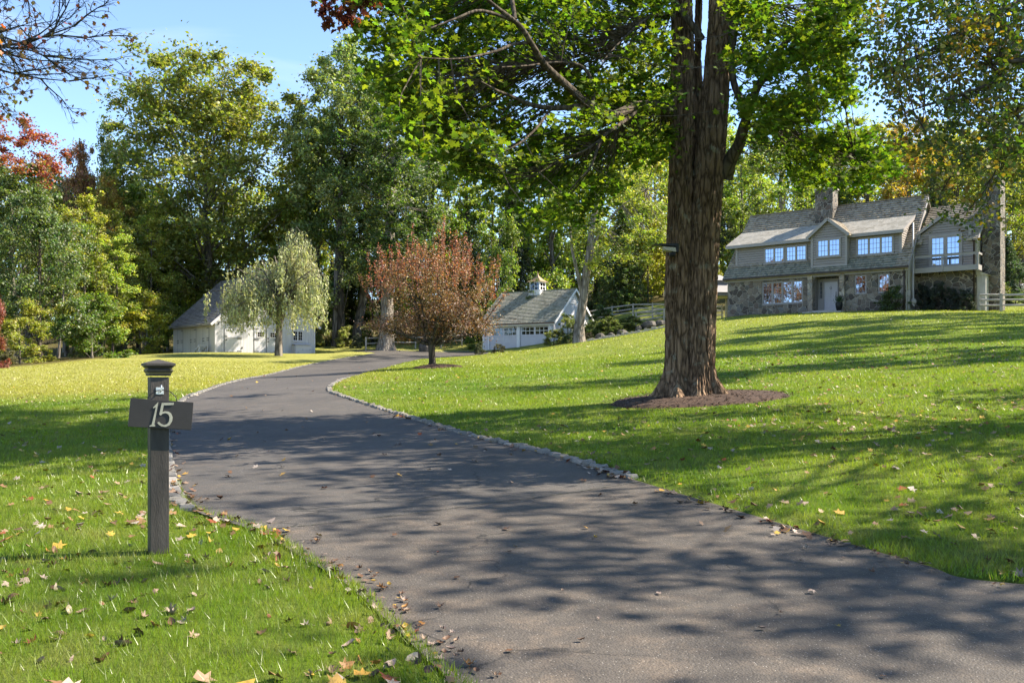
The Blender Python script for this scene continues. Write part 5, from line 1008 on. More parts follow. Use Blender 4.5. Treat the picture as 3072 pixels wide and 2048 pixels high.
# --- plum tree
def plum():
    b = Vector((PLX, PLY, H(PLX, PLY))); r = empty('plum_tree', b, 0, 'purple leaved plum tree with upright rusty shoots beside the driveway', 'tree'); rng = random.Random(22); nr = np.random.default_rng(22); mb = MB()
    mb.tube([(0, 0, -.3), (0, 0, 0), (.01, 0, .35), (-.01, 0, .8), (.0, 0, 1.22)], [.28, .22, .17, .16, .19], 14, .06, False); ends = []
    for i in range(13):
        th = i * 2.4 + rng.uniform(-.3, .3); rr = [3.3, 1.6, 2.5][i % 3] * rng.uniform(.85, 1.1); zt = [1.9, 4.6, 3.3][i % 3] * rng.uniform(.9, 1.1); c = Vector((rr * math.cos(th), rr * math.sin(th) * .9, zt)); a = Vector((0, 0, 1.15)); m = a.lerp(c, .5) + Vector((0, 0, .15 if zt < 2.2 else -.1)); pts = [a, a.lerp(m, .5) - Vector((0, 0, .05)), m, m.lerp(c, .6) + Vector((0, 0, .1)), c]; mb.tube(pts, [.085, .07, .055, .035, .015], 6, .04, False)
        for f in range(9):
            q = pts[2].lerp(c, rng.random()) if f % 3 else pts[1].lerp(pts[2], rng.random()); d = Vector((rng.gauss(0, .8), rng.gauss(0, .8), rng.uniform(.1, 1.3))).normalized() * rng.uniform(.7, 1.9); e = q + d
            if e.z < 1.5: e.z = 1.5 + rng.random() * .3
            mb.tube([q, q.lerp(e, .5) + Vector((0, 0, .06)), e], [.028, .02, .007], 4, 0, False); ends.append((q.lerp(e, .6), e))
    Ld = []
    for q, e in ends:
        for k_ in range(3): n = 62; p = q.lerp(e, rng.random()); s = rng.uniform(.28, .55); Ld.append(np.array(p)[None] + nr.normal(size=(n, 3)) * np.array([s, s, s * .7]) * .75)
    cl = []
    for i in range(85):
        a = rng.uniform(0, 6.28); t = rng.random(); R_ = (3.5 if t < .45 else 3.25 * math.sqrt(max(.02, 1 - ((t - .45) / .62) ** 2))) * rng.random() ** .4; cl.append((R_ * math.cos(a), R_ * math.sin(a), 1.9 + 3.6 * t, rng.uniform(.25, .5)))
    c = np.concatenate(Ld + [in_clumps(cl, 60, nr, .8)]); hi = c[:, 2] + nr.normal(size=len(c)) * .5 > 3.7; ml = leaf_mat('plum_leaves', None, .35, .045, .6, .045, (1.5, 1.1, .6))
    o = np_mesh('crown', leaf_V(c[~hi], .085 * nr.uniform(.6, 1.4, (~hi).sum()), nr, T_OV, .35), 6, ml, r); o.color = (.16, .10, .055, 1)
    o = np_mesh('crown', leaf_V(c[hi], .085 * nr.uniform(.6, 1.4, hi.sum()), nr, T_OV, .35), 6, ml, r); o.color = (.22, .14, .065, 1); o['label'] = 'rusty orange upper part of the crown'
    S_ = []; mbs = MB()
    for i in range(120):
        a = rng.uniform(0, 6.28); q = 3.2 * rng.random() ** .5; x, y = q * math.cos(a), q * math.sin(a); z0 = 3.6 + 1.3 * (1 - (q / 3.1) ** 2); ln = rng.uniform(.9, 2.7) * (1.1 - .25 * q / 3); e = Vector((x * 1.06 + rng.gauss(0, .05), y * 1.06, min(z0 + ln, 7.6 - .5 * (q / 3) ** 2))); s_ = Vector((x, y, z0)); mbs.tube([s_, s_.lerp(e, .5), e], [.016, .012, .005], 4, 0, False); n = int(46 * (e - s_).length); tt = nr.uniform(0, 1, n)
        S_.append(np.array(s_)[None] * (1 - tt[:, None]) + np.array(e)[None] * tt[:, None] + nr.normal(size=(n, 3)) * .05)
    for px_, pz in ((3.5, 3.9), (-3.4, 4.7)):
        s_ = Vector((px_ * .75, 0, 2.3)); e = Vector((px_ * 1.08, 0, pz)); mbs.tube([s_, s_.lerp(e, .5), e], [.03, .02, .006], 4, 0, False); tt = nr.uniform(.3, 1, 120); S_.append(np.array(s_)[None] * (1 - tt[:, None]) + np.array(e)[None] * tt[:, None] + nr.normal(size=(120, 3)) * .07)
    sh = mbs.build('shoots', m_barkd, r, True); c = np.concatenate(S_); o = np_mesh('shoot_leaves', leaf_V(c, .085 * nr.uniform(.6, 1.3, len(c)), nr, T_OV, .0), 6, ml, sh); o.color = (.29, .13, .07, 1)
    mb.build('trunk', m_barkd, r, True)
plum()

# --- the great double-trunked maple
def great_maple():
    r = empty('great_maple', BT, 0, 'great double trunked maple standing in the mulch bed on the lawn', 'tree'); rng = random.Random(40); nr = np.random.default_rng(40)
    def stem(name, prof, dy, seed):
        zs = np.concatenate([np.linspace(-.35, 8.2, 260), np.linspace(8.3, 15, 40)]); NS_ = 150; mb = MB()
        zp = [p[0] for p in prof]; xp = [p[1] for p in prof]; rp_ = [p[2] for p in prof]
        for z in zs:
            cx = 3.46 + (np.interp(z, zp, xp) - 3.46) * .90 - BT.x; rr = max(.03, np.interp(z, zp, rp_) - .068)
            for j in range(NS_):
                th = 2 * math.pi * j / NS_; tw = th + .22 * math.sin(z * .35 + seed) + .05 * noise.noise((z * .9, th, seed)); ct_, st2 = math.cos(tw), math.sin(tw)
                fl_ = max(0, (0.9 - z) / .9) ** 2.2 * .34 * (.45 + .75 * max(0, math.cos(th * 5 + seed * 2) * .6 + .4) + .3 * noise.noise((ct_ * 2, st2 * 2, seed)))
                big = .09 * noise.noise((ct_ * 1.6, st2 * 1.6, z * .45 + seed)) + .05 * noise.noise((ct_ * 3.5, st2 * 3.5, z * .7 + seed))
                f1 = noise.noise((ct_ * 8.5, st2 * 8.5, z * 1.4 + seed * 3 + .7 * noise.noise((ct_ * 3, st2 * 3, z * 2)))); f2 = noise.noise((ct_ * 17, st2 * 17, z * 3.6 + seed))
                rid = .024 * (1 - 2.6 * abs(f1)) + .022 * (1 - 2 * abs(f2)) + .012 * noise.noise((ct_ * 34, st2 * 34, z * 14))
                sc_ = 1 + big; mb.v.append((cx + (rr * sc_ + rid + fl_) * math.cos(th), dy + (rr * sc_ + rid + fl_) * math.sin(th), z))
        n_ = len(zs)
        for i in range(n_ - 1):
            for j in range(NS_): j2 = (j + 1) % NS_; mb.f.append((i * NS_ + j, i * NS_ + j2, (i + 1) * NS_ + j2, (i + 1) * NS_ + j))
        o = mb.build(name, m_bark, r, False); return o
    stem('trunk', [(-.4, 3.24, .40), (0, 3.22, .34), (.5, 3.19, .28), (2, 3.21, .285), (3.56, 3.245, .27), (5.25, 3.27, .262), (7, 3.31, .25), (10, 3.2, .22), (15, 2.8, .10)], .04, 1.3)
    stem('trunk', [(-.4, 3.70, .42), (0, 3.68, .36), (.5, 3.68, .31), (2, 3.73, .31), (3.56, 3.81, .31), (5.25, 3.95, .30), (7, 4.09, .29), (10, 4.3, .27), (15, 4.9, .10)], -.03, 4.7)
    stem('trunk', [(-.4, 3.46, .38), (0, 3.46, .32), (.5, 3.44, .28), (2, 3.47, .24), (3.56, 3.54, .20), (5.25, 3.61, .17), (6.3, 3.66, .14), (6.9, 3.68, .08), (7.2, 3.68, .04), (15, 3.9, .035)], .20, 2.9)
    A = [(668.6, 113, 17.35), (657, 106, 16.6), (636, 106, 15.4), (614.6, 115, 14.4), (598.6, 112.5, 13.8), (588, 104.5, 13.5), (566.7, 85, 13.0), (545.5, 65.5, 12.5), (533, 46, 12.1), (519, 25, 11.8), (492, 3.5, 11.4), (470, -20, 11.0)]
    LM = [(A, [.15, .095, .072, .066, .062, .055, .046, .04, .034, .028, .02, .012]),
          ([A[5], (556, 108, 13.2), (531, 104.5, 12.8), (513.6, 97, 12.4), (496, 90, 12.0), (480, 80.6, 11.8)], [.06, .055, .045, .035, .025, .012]),
          ([(592.5, 107, 13.6), (593, 85, 13.7), (582.7, 67, 13.7), (561, 62, 13.4), (528, 65.5, 12.9), (501, 67, 12.4)], [.045, .04, .035, .028, .02, .01]),
          ([(637.6, 110, 15.4), (620, 124, 14.7), (602, 138, 14.1), (591.5, 165, 13.7), (581, 177, 13.4)], [.055, .045, .035, .025, .01]), ([(602, 138, 14.1), (585, 150, 13.8), (560, 160, 13.4), (535, 175, 13)], [.03, .022, .015, .008]),
          ([(551, 108, 13.1), (536.6, 127.5, 12.8), (519, 143.5, 12.4), (495, 155, 12)], [.03, .025, .018, .008]), ([(532, 43, 12.1), (513.6, 44, 11.9), (496, 51, 11.6), (460.5, 58.5, 11.1), (421.5, 57.6, 10.7)], [.035, .03, .025, .016, .008]),
          ([(517, 22, 11.8), (481.7, 10.6, 11.3), (457, 18, 11), (421, 32, 10.7)], [.035, .028, .02, .01]), ([(515, 19.5, 11.8), (512, 0, 12), (505, -30, 12.3)], [.04, .04, .03]), ([(669.5, 13.3, 17.2), (651.8, 16, 16.0), (635.8, 26.6, 15.2), (616, 46, 14.4), (602, 62, 13.8)], [.05, .038, .028, .018, .01]),
          ([(723.5, 176, 17.5), (731, 158, 17.3), (738.8, 144.6, 17.1), (743.9, 126, 16.9), (749, 110.6, 16.7), (757.5, 86.7, 16.4), (767.7, 73, 16.1), (776, 56, 15.9), (786.4, 41, 15.7), (803, 29, 15.4), (820, 18.7, 15.1), (846, 3.4, 14.8)], [.20, .13, .11, .10, .085, .075, .065, .055, .05, .04, .03, .02]),
          ([(746, 110, 16.7), (735.3, 88.4, 16.9), (732, 68, 17), (731, 51, 17.1), (733.6, 30.6, 17.2), (735, 8.5, 17.3), (738, -20, 17.4)], [.06, .06, .065, .08, .085, .08, .07]), ([(744, 126, 16.9), (766, 125, 16.4), (788, 126.7, 15.9), (803.4, 139.5, 15.5), (820.4, 151.4, 15.1), (834, 158, 14.8), (854, 154, 14.4)], [.045, .032, .028, .024, .02, .014, .008]),
          ([(733, 22, 17.2), (752, 8.5, 16.8), (778, 5, 16.2), (796.6, 9.4, 15.8)], [.045, .035, .025, .012]), ([(702, 39, 17.0), (690, 22, 17.1), (679, 8.5, 17.2), (668, -12, 17.2)], [.07, .06, .055, .05]), ([(676, 44, 17.2), (690, 40, 16.95), (703, 37, 16.8)], [.014, .012, .01])]
    nodes = []
    for li, (pts, rad) in enumerate(LM):
        if 0 < li < 10: rad = [q_ * .72 for q_ in rad]
        if li == 0: rad = [q_ * 1.15 for q_ in rad]
        P3 = [P(*p) - BT for p in pts]; q = smooth_line(P3, (len(P3) - 1) * 4 + 1); rr = np.interp(np.linspace(0, len(rad) - 1, len(q)), range(len(rad)), rad); mb = MB(); mb.tube(q, list(rr), 10, .04, False); mb.build('limb', m_barkl, r, True); nodes += q
    def inpoly(x, y, pl):
        c = False; n = len(pl)
        for i in range(n):
            (x0, y0), (x1, y1) = pl[i], pl[(i + 1) % n]
            if (y0 > y) != (y1 > y) and x < (x1 - x0) * (y - y0) / (y1 - y0) + x0: c = not c
        return c
    regs = [([(352, -12), (362, 30), (368, 62), (384, 96), (398, 108), (396, 138), (415, 148), (448, 150), (462, 176), (490, 190), (505, 214), (535, 238), (556, 226), (590, 222), (612, 196), (640, 168), (672, 152), (672, -12)], 640, (10.8, 19.0), 46, 1), ([(734, -12), (850, -12), (868, 30), (842, 60), (850, 95), (895, 120), (900, 165), (868, 178), (850, 200), (822, 202), (806, 186), (790, 168), (800, 140), (762, 138), (742, 112), (738, 60)], 420, (13.2, 18.5), 38, 2)]
    mbt = MB(); C_ = []
    for pl, n, (ya, yb), nl, tag_ in regs:
        xs = [p[0] for p in pl]; ys = [p[1] for p in pl]; k_ = 0
        while k_ < n:
            x, y = rng.uniform(min(xs), max(xs)), rng.uniform(min(ys), max(ys))
            if not inpoly(x, y, pl): continue
            if tag_ == 2 and noise.noise((x * .022, y * .03, 3)) < -.2: k_ += 1; continue
            Yc = rng.uniform(ya, yb) if tag_ == 2 else min(yb, max(9.8, 10.6 + (x - 352) / 320 * 5.0 + (rng.uniform(.3, 3.6) if rng.random() < .95 else rng.uniform(-2.2, -.6)))); c = P(x, y, Yc) - BT; C_.append((c.x, c.y, c.z, rng.uniform(.26, .50))); nd = min(nodes, key=lambda a: (a - c).length); limb_to(mbt, nd, c, .012, .003, rng, .08, 4, 3); k_ += 1
    mbt.build('twigs', m_barkl, r); c = in_clumps(C_, 56, nr, .5); c[:, 2] -= np.abs(nr.normal(size=len(c))) * .05
    ml = leaf_mat('maple_leaves', None, .60, .04, .5, .015, (1.35, 1.45, .45)); o = np_mesh('crown', leaf_V(c, .092 * nr.uniform(.6, 1.35, len(c)), nr, T_MAPLE, .55, .15), len(T_MAPLE), ml, r); o.color = (.098, .152, .024, 1)
    # rusty sprays at the far left tip
    cr_ = [tuple(P(rng.uniform(320, 352), rng.uniform(-8, 26) - abs(0), 11.5) - BT) + (rng.uniform(.10, .22),) for _ in range(12)] + [tuple(P(rng.uniform(345, 375), rng.uniform(-8, 8), 12) - BT) + (.25,) for _ in range(8)]
    c = in_clumps(cr_, 22, nr, .8); o = np_mesh('crown', leaf_V(c, .10 * nr.uniform(.6, 1.2, len(c)), nr, T_MAPLE, .2, .3), len(T_MAPLE), ml, r); o.color = (.15, .05, .03, 1); o['label'] = 'rusty brown leaf sprays at the left tip'
    # unseen upper crown, added for shade, gaps shaped to let sun onto LIT
    U_ = []; mbu = MB()
    while len(U_) < 200:
        d = Vector((rng.gauss(0, 1), rng.gauss(0, 1), rng.gauss(0, 1))).normalized() * rng.random() ** .4; q = Vector((2.2 + 8.5 * d.x, 18 + 9.5 * d.y, 13.5 + 7 * d.z))
        if not shade_free(*q): continue
        if q.z - 1.4 > EYE + .43 * q.y: U_.append((q.x - BT.x, q.y - BT.y, q.z - BT.z, rng.uniform(.8, 1.5)))
    for u in U_[::3]: s_ = rng.choice([(-.1, 0, 10), (.7, 0, 10), (-.3, 0, 12.5), (1.1, 0, 12.5)]); limb_to(mbu, s_, u[:3], .09, .02, rng, .1, 5, 5)
    mbu.build('limb', m_barkl, r, True); c = in_clumps(U_, 130, nr, .6); o = np_mesh('crown', leaf_V(c, .21 * nr.uniform(.6, 1.3, len(c)), nr, T_MAPS, .5), len(T_MAPS), ml, r); o.color = (.098, .152, .024, 1)
m_barkl = bark_mat('limb_bark', (.028, .021, .016), (.10, .08, .06), 9, None, .4)
great_maple()

# --- near tree whose trunk stands beyond the right edge; its yellowing boughs hang into view
def near_tree():
    b = Vector((13.5, 12.5, H(13.5, 12.5))); r = empty('birch_tree', b, 0, 'tree at the right edge with thin hanging boughs of yellow and green leaves', 'tree'); rng = random.Random(50); nr = np.random.default_rng(50); mb = MB()
    mb.tube([Vector((0, 0, -.4)), Vector((0, 0, 0)), Vector((.1, 0, 4)), Vector((-.2, .1, 8)), Vector((.1, 0, 13))], [.42, .34, .27, .2, .06], 14, .05, False); mb.build('trunk', m_barkg, r, True); nodes = []
    LM = [([Vector((-.0, 0, 3.6)), P(1040, 66, 12.6) - b, P(1023, 46, 12.9) - b, P(1002, 25.5, 13.3) - b, P(985, -6, 13.8) - b], [.16, .09, .075, .065, .05]), ([Vector((0, 0, 4.6)), P(1045, -8, 11.5) - b, P(1023, 0, 11.4) - b, P(992, 15, 11.3) - b, P(956.5, 37.4, 11.2) - b, P(922.5, 54, 11.1) - b, P(905, 64.6, 11) - b, P(885, 78, 11) - b], [.12, .045, .038, .03, .024, .016, .010, .005]),
          ([Vector((0, 0, 2.9)), P(1060, 110, 11.8) - b, P(1023, 124, 11.6) - b, P(1009, 132.7, 11.5) - b, P(990, 148, 11.3) - b, P(972, 155, 11.1) - b, P(955, 170, 11) - b, P(940, 195, 10.9) - b], [.08, .03, .025, .02, .015, .012, .008, .005]), ([P(1009, 132.7, 11.5) - b, P(1000, 160, 11.3) - b, P(985, 190, 11.1) - b, P(965, 212, 10.9) - b], [.014, .010, .007, .004]),
          ([Vector((0, 0, 4.2)), P(1045, 60, 10.5) - b, P(1000, 80, 10.4) - b, P(950, 98, 10.2) - b, P(905, 112, 10.1) - b], [.08, .03, .022, .014, .005])]
    for pts, rad in LM:
        q = smooth_line([Vector(p) for p in pts], (len(pts) - 1) * 4 + 1); rr = np.interp(np.linspace(0, len(rad) - 1, len(q)), range(len(rad)), rad); m2 = MB(); m2.tube(q, list(rr), 8, .03, False); m2.build('limb', m_barkl, r, True); nodes += q
    C_ = []; mbt = MB(); G1, G2 = [], []
    k_ = 0
    while k_ < 470:
        x, y = rng.uniform(862, 1050), rng.uniform(-12, 222)
        lim = 868 + max(0, (y - 60)) * .45 if y > 60 else 868 + 0 * y
        if x < lim or y > 240 - (1024 - x) * .26 or (y > 175 and x > 1000) or noise.noise((x * .02, y * .028, 9)) < -.3 or (y > 150 and rng.random() < .45): continue
        c = P(x, y, rng.uniform(9.8, 13.2)) - b
        if not shade_free(*(c + b)) and rng.random() < .6: k_ += 1; continue  # boughs thinned where their shade would cover a LIT patch
        (G1 if rng.random() < .72 + .25 * noise.noise((x * .012, y * .012, 1)) - (.2 if y > 140 else 0) else G2).append((c.x, c.y, c.z, rng.uniform(.22, .42))); nd = min(nodes, key=lambda a: (a - c).length); limb_to(mbt, nd, c, .008, .002, rng, .06, 4, 3); k_ += 1
    mbt.build('twigs', m_barkl, r); ml = leaf_mat('near_leaves', None, .5, .04, .45, .04, (1.3, 1.4, .45))
    for g_, col, lb in ((G1, (.075, .115, .016), None), (G2, (.22, .17, .028), 'yellow and orange leaves')):
        c = in_clumps(g_, 27, nr, .8); o = np_mesh('crown', leaf_V(c, .060 * nr.uniform(.65, 1.3, len(c)), nr, T_OV * np.array([1.25, 1, 1]), .2, .35), 6, ml, r); o.color = col + (1,)
        if lb: o['label'] = lb
    U_ = []; mbu = MB()  # unseen upper crown, shaped to shade the drive but spare LIT patches
    while len(U_) < 125:
        d = Vector((rng.gauss(0, 1), rng.gauss(0, 1), rng.gauss(0, 1))).normalized() * rng.random() ** .45; q = Vector((13 + 7 * d.x, 11.5 + 7 * d.y, 10 + 5.5 * d.z))
        if not shade_free(*q): continue
        if (q.z - 1 > EYE + .43 * q.y or q.x - 1 > .6 * q.y) and q.z > 4.5: U_.append((q.x - b.x, q.y - b.y, q.z - b.z, rng.uniform(.7, 1.2)))
    for u in U_[::3]: limb_to(mbu, (0, 0, rng.uniform(4.5, 9)), u[:3], .06, .015, rng, .1, 5, 5)
    mbu.build('limb', m_barkl, r, True); c = in_clumps(U_, 100, nr, .6); o = np_mesh('crown', leaf_V(c, .16 * nr.uniform(.6, 1.3, len(c)), nr, T_OV * np.array([1.25, 1, 1]), .4), 6, ml, r); o.color = (.09, .12, .016, 1)
near_tree()

# --- half bare boughs at the top left
def bare_tree():
    b = Vector((-11.5, 12, H(-11.5, 12))); r = empty('bare_tree', b, 0, 'nearly bare tree at the left edge with a few orange leaves on thin twigs', 'tree'); rng = random.Random(60); nr = np.random.default_rng(60); mb = MB(); mb.tube([(0, 0, -.4), (0, 0, 0), (0, 0, 3), (.2, 0, 6), (0, 0, 9)], [.4, .3, .25, .18, .05], 12, .05, False); mb.build('trunk', m_barkg, r, True); tips = []; mt = MB()
    def grow(p, d, L, rad, dep):
        pts = [p]; n = 5
        for i in range(n): d = (d + Vector((rng.gauss(0, .16), rng.gauss(0, .16), rng.gauss(-.01, .13)))).normalized(); pts.append(pts[-1] + d * L / n)
        mt.tube(pts, [rad * (1 - .75 * i / n) for i in range(n + 1)], 5 if rad > .01 else 3, 0, False); tips.append(pts[-1])
        if dep > 0:
            for i in range(1, n + 1):
                for _ in range(2 if dep > 1 else rng.choice((1, 2))):
                    if rng.random() < .8: s = d.cross(Vector((0, 0, 1))).normalized() * rng.uniform(-1, 1) + Vector((0, rng.uniform(-.5, .5), rng.uniform(-.7, .7))); grow(pts[i], (d * .8 + s * .8).normalized(), L * rng.uniform(.32, .5), rad * .5, dep - 1)
    for p0, p1, rd in (((-60, 40, 12), (60, 44, 11.3), .03), ((-60, 20, 12), (50, 28, 11.6), .026), ((-70, -10, 12), (22, 4, 11.2), .03), ((-60, 60, 12), (38, 62, 11.4), .024), ((-60, 100, 12.4), (0, 95, 12), .018), ((-20, -60, 12), (72, -22, 12), .03)):
        a, e = P(*p0) - b, P(*p1) - b; mt.tube([Vector((0, 0, a.z * .85)), a], [.07, rd], 6, 0, False); grow(a, (e - a).normalized(), (e - a).length, rd, 3)
    mt.build('twigs', m_barkd, r); tp = np.array([tuple(t) for t in tips]); tp = tp[nr.random(len(tp)) < .20]; c = tp + nr.normal(size=tp.shape) * .03
    o = np_mesh('crown', leaf_V(c, .075 * nr.uniform(.6, 1.2, len(c)), nr, T_MAPS, .0, .5), len(T_MAPS), m_leaf, r); o.color = (.42, .17, .04, 1); o['label'] = 'sparse orange leaves'
bare_tree()

# --- shrubs, rocks, beds
def bush(x, y, w__, h_, col, label, group=None, name='bush', z=None):
    K = KIND['bush']; o = tree('bush', 0, y, 0, 0, col, label, 'shrub', group, m_barkd, x=x, Ht=h_, wm=w__); return o
def bpx(px, Y, pyt, wpx, col, label, pyb=None):
    x = (px - CX) / F * Y; h_ = EYE + (HY - pyt) / F * Y - H(x, Y); return bush(x, Y, wpx / F * Y * 1.05, max(.5, h_), col, label)
RH = (.12, .16, .035); RHD = (.06, .095, .03)
bpx(568, 80.5, 314, 24, (.20, .23, .06), 'tall pale green shrub left of the leaning tree trunk'); bpx(554, 80, 329, 22, (.24, .25, .07), 'low yellowish shrub at the right corner of the garage'); bpx(569, 78.5, 332, 16, RHD, 'small dark shrub at the foot of the leaning tree')
bpx(604, 84, 306, 28, (.09, .14, .05), 'rhododendron with pale shining leaves, highest in the bed'); bpx(592, 80.5, 320, 22, RH, 'rhododendron right behind the leaning trunk'); bpx(608, 80, 316, 24, (.16, .19, .04), 'yellow green rhododendron in the middle of the bed'); bpx(629, 80.5, 315, 30, (.09, .125, .04), 'wide rhododendron at the right end of the bed'); bpx(618, 79, 325, 18, RH, 'low rhododendron in front of the wide one')
o = bpx(588, 78.3, 332, 14, (.055, .045, .03), 'round dark clipped shrub beside the leaning tree'); bpx(480, 81.5, 341, 12, (.07, .08, .03), 'tiny shrub left on the lawn before the garage') ; o2 = bpx(500, 81, 343, 14, (.10, .09, .04), 'tiny shrub in front of the garage doors')
o2.location.x = (499 - 512) / 900 * 84; bpx(470, 90, 336, 16, (.16, .24, .03), 'bright green bush left of the garage')
hx = hw(12.15, -1.0); bush(hx.x, hx.y, 2.1, 1.65, (.07, .10, .028), 'dense green shrub below the right window of the house')
for i, (xx, ww, hh_, lb) in enumerate([(13.5, 1.5, 1.75, 'dark evergreen shrub against the wing wall beside the vent pipe'), (14.4, 1.4, 1.85, 'dark evergreen shrub in the middle left of the wing wall'), (15.25, 1.3, 1.55, 'dark evergreen shrub in the middle right of the wing wall'), (16.0, 1.3, 1.45, 'dark evergreen shrub at the right end of the wing wall')]):
    q = hw(xx, 1.45); bush(q.x, q.y, ww, hh_, (.028, .045, .026), lb)
for px, Y, tp, wd, c, lb in ((1000, 70, 283, 26, (.14, .16, .04), 'olive bush under the pale roof at the right edge'), (1020, 72, 262, 30, (.05, .09, .035), 'dark green bush behind the pale roof at the right edge'), (1016, 66, 292, 30, (.07, .11, .03), 'low green bush behind the rail fence at the right edge'), (40, 66, 345, 30, OL, 'low brush at the foot of the blue green evergreen'), (86, 73, 338, 30, (.14, .16, .05), 'low brush under the bright green young tree'), (126, 82, 334, 26, (.10, .13, .03), 'low brush left of the slender trunks'), (8, 60, 350, 24, (.12, .11, .05), 'brown green brush at the left edge'), (155, 90, 336, 24, (.10, .14, .03), 'low brush close to the left corner of the barn'), (326, 93, 322, 26, (.30, .30, .08), 'tall dry grass clump right of the barn'), (345, 92, 326, 20, (.28, .29, .08), 'tall dry grass clump between the two grey trunks'), (357, 91, 333, 12, (.04, .06, .03), 'small dark evergreen at the foot of the grey trunk'), (372, 94, 322, 22, (.18, .2, .06), 'pale bush behind the fence left of the thick pale trunk')):
    bpx(px, Y, tp, wd, c, lb)
def rock(x, y, w__, h_, label, seed=1, flat=False, z=0):
    mb = MB(); rng = random.Random(seed); n = 9; lv = [(0, .85), (.35, 1.0), (.75, .75), (1.0, .35)]
    for f, s in lv:
        for j in range(n): th = 2 * math.pi * j / n; q = s * (1 + rng.uniform(-.18, .18)); mb.v.append((w__ / 2 * q * math.cos(th), w__ / 2 * .7 * q * math.sin(th), -.15 + (h_ + .15) * f + rng.uniform(-.03, .03)))
    for i in range(3):
        for j in range(n): j2 = (j + 1) % n; mb.f.append((i * n + j, i * n + j2, (i + 1) * n + j2, (i + 1) * n + j))
    mb.f.append(tuple(range(3 * n, 4 * n))); o = mb.build('rock', m_rock, None, False, .02); o.location = (x, y, H(x, y) + z); return tag(o, label, 'rock')
for i, (px, Y, w__, h_, lb) in enumerate([(600, 77.5, .9, .45, 'reddish rock beside the clipped dark shrub'), (611, 78, .7, .3, 'pale rounded rock in the rhododendron bed'), (622, 78.5, 1.0, .35, 'low grey rock at the bed edge'), (638.5, 79, .7, .35, 'reddish brown rock right of the rhododendrons'), (650, 79.5, 1.7, .5, 'large dark boulder left of the great maple trunk'), (660, 79.5, 1.2, .4, 'small dark rock against the great maple trunk'), (425.5, 88, 1.5, 1.3, 'grey boulder behind the plum tree')]):
    x = (px - CX) / F * Y; rock(x, Y, w__, h_, lb, i + 2, z=.1)
mb = MB(); rng = random.Random(12)
for i in range(34): px = 588 + i * 2.3; Y = 77.2 + i * .03; x = (px - CX) / F * Y; z = H(x, Y); hh_ = rng.uniform(.12, .3); mb.box(x - .1, x + .1, Y - .2, Y + .1, z - .1, z + hh_)
tag(mb.build('stone_edging', m_flag, None, bevel=.02), 'low row of pale edging stones along the rhododendron bed', 'edging')
q = hw(8.55, -.62); pl = empty('potted_plant', (q.x, q.y, HO.z + .12), 0, 'round green plant in a tall black pot beside the front door', 'potted plant')
MB().lathe([(.12, 0), (.16, .02), (.22, .3), (.24, .48), (.21, .56), (.23, .60)], 0, 0, 18).build('pot', m_iron, pl, True); nr = np.random.default_rng(70); c = in_clumps([(0, 0, .78, .30)], 900, nr, .8); o = np_mesh('foliage', leaf_V(c, .07, nr, T_OV, .4), 6, m_leaf, pl); o.color = (.05, .10, .025, 1)
nr = np.random.default_rng(71); rng = random.Random(71); q = Matrix.Rotation(GA, 3, 'Z') @ Vector((3.8, GRy - .8, 0)) + GO; vn = empty('vine', q, 0, 'green vine climbing over the garage cupola', 'vine')
cl = [(rng.uniform(-.45, .75), rng.uniform(-.35, .05), z, .26) for z in (5.0, 5.2, 5.5, 5.8, 6.1, 6.4, 6.7, 7.0, 7.25, 5.1, 5.3)]; c = in_clumps(cl, 60, nr, .9); o = np_mesh('foliage', leaf_V(c, .14, nr, T_D, .2), 4, m_leaf, vn); o.color = (.10, .15, .04, 1); MB().tube([(0, -.1, 4.8), (.1, -.1, 5.6), (.05, -.1, 6.5), (.1, -.1, 7.2)], .02, 5).build('stem', m_barkd, vn)

# --- fences and far buildings
def fence(pts, h_, label, rails=3, n_between=0, ph=.13, offs=0, name='split_rail_fence', white=False):
    o0 = Vector(pts[0]); r = empty(name, o0, 0, label, 'fence'); rng = random.Random(int(abs(o0.x * 10))); top = []
    for p in pts:
        q = Vector(p) - o0; MB().prism([(q.x - ph / 2, q.y - ph / 2, q.z - .4), (q.x + ph / 2, q.y - ph / 2, q.z - .4), (q.x + ph / 2, q.y + ph / 2, q.z - .4), (q.x - ph / 2, q.y + ph / 2, q.z - .4)], [(q.x - ph / 2, q.y - ph / 2, q.z + h_), (q.x + ph / 2, q.y - ph / 2, q.z + h_), (q.x + ph / 2, q.y + ph / 2, q.z + h_ - .02), (q.x - ph / 2, q.y + ph / 2, q.z + h_ - .01)]).build('post', m_rail, r); top.append(q)
    for a, b in zip(top, top[1:]):
        for i in range(rails):
            z = h_ * (.93 - i * (.8 / rails)) - .02; e = (b - a).normalized() * .12; j = lambda: Vector((0, rng.uniform(-.03, .03), rng.uniform(-.03, .03)))
            p0 = a + Vector((0, 0, z)) - e + j(); p1 = b + Vector((0, 0, z)) + e + j(); m = p0.lerp(p1, .5) + Vector((0, 0, rng.uniform(-.04, .03))); mb = MB(); mb.tube([p0, p0.lerp(m, .35), m, m.lerp(p1, .65), p1], [.035, .062, .065, .062, .035], 6, .12); mb.build('rail', m_rail, r)
    return r
fp = lambda px, Y, dz=0: Vector(((px - CX) / F * Y, Y, H((px - CX) / F * Y, Y) + dz))
fence([fp(p, Y) for p, Y in ((589, 90), (612, 87.5), (633, 85), (652.5, 83), (672, 81), (692, 79), (708, 77.5), (722, 76))], 1.4, 'long split rail fence climbing the slope left of the house')
fence([fp(p, Y) for p, Y in ((636, 81.5), (664, 80.5), (690, 79.5))], 1.25, 'short split rail fence in front of the brown bank')
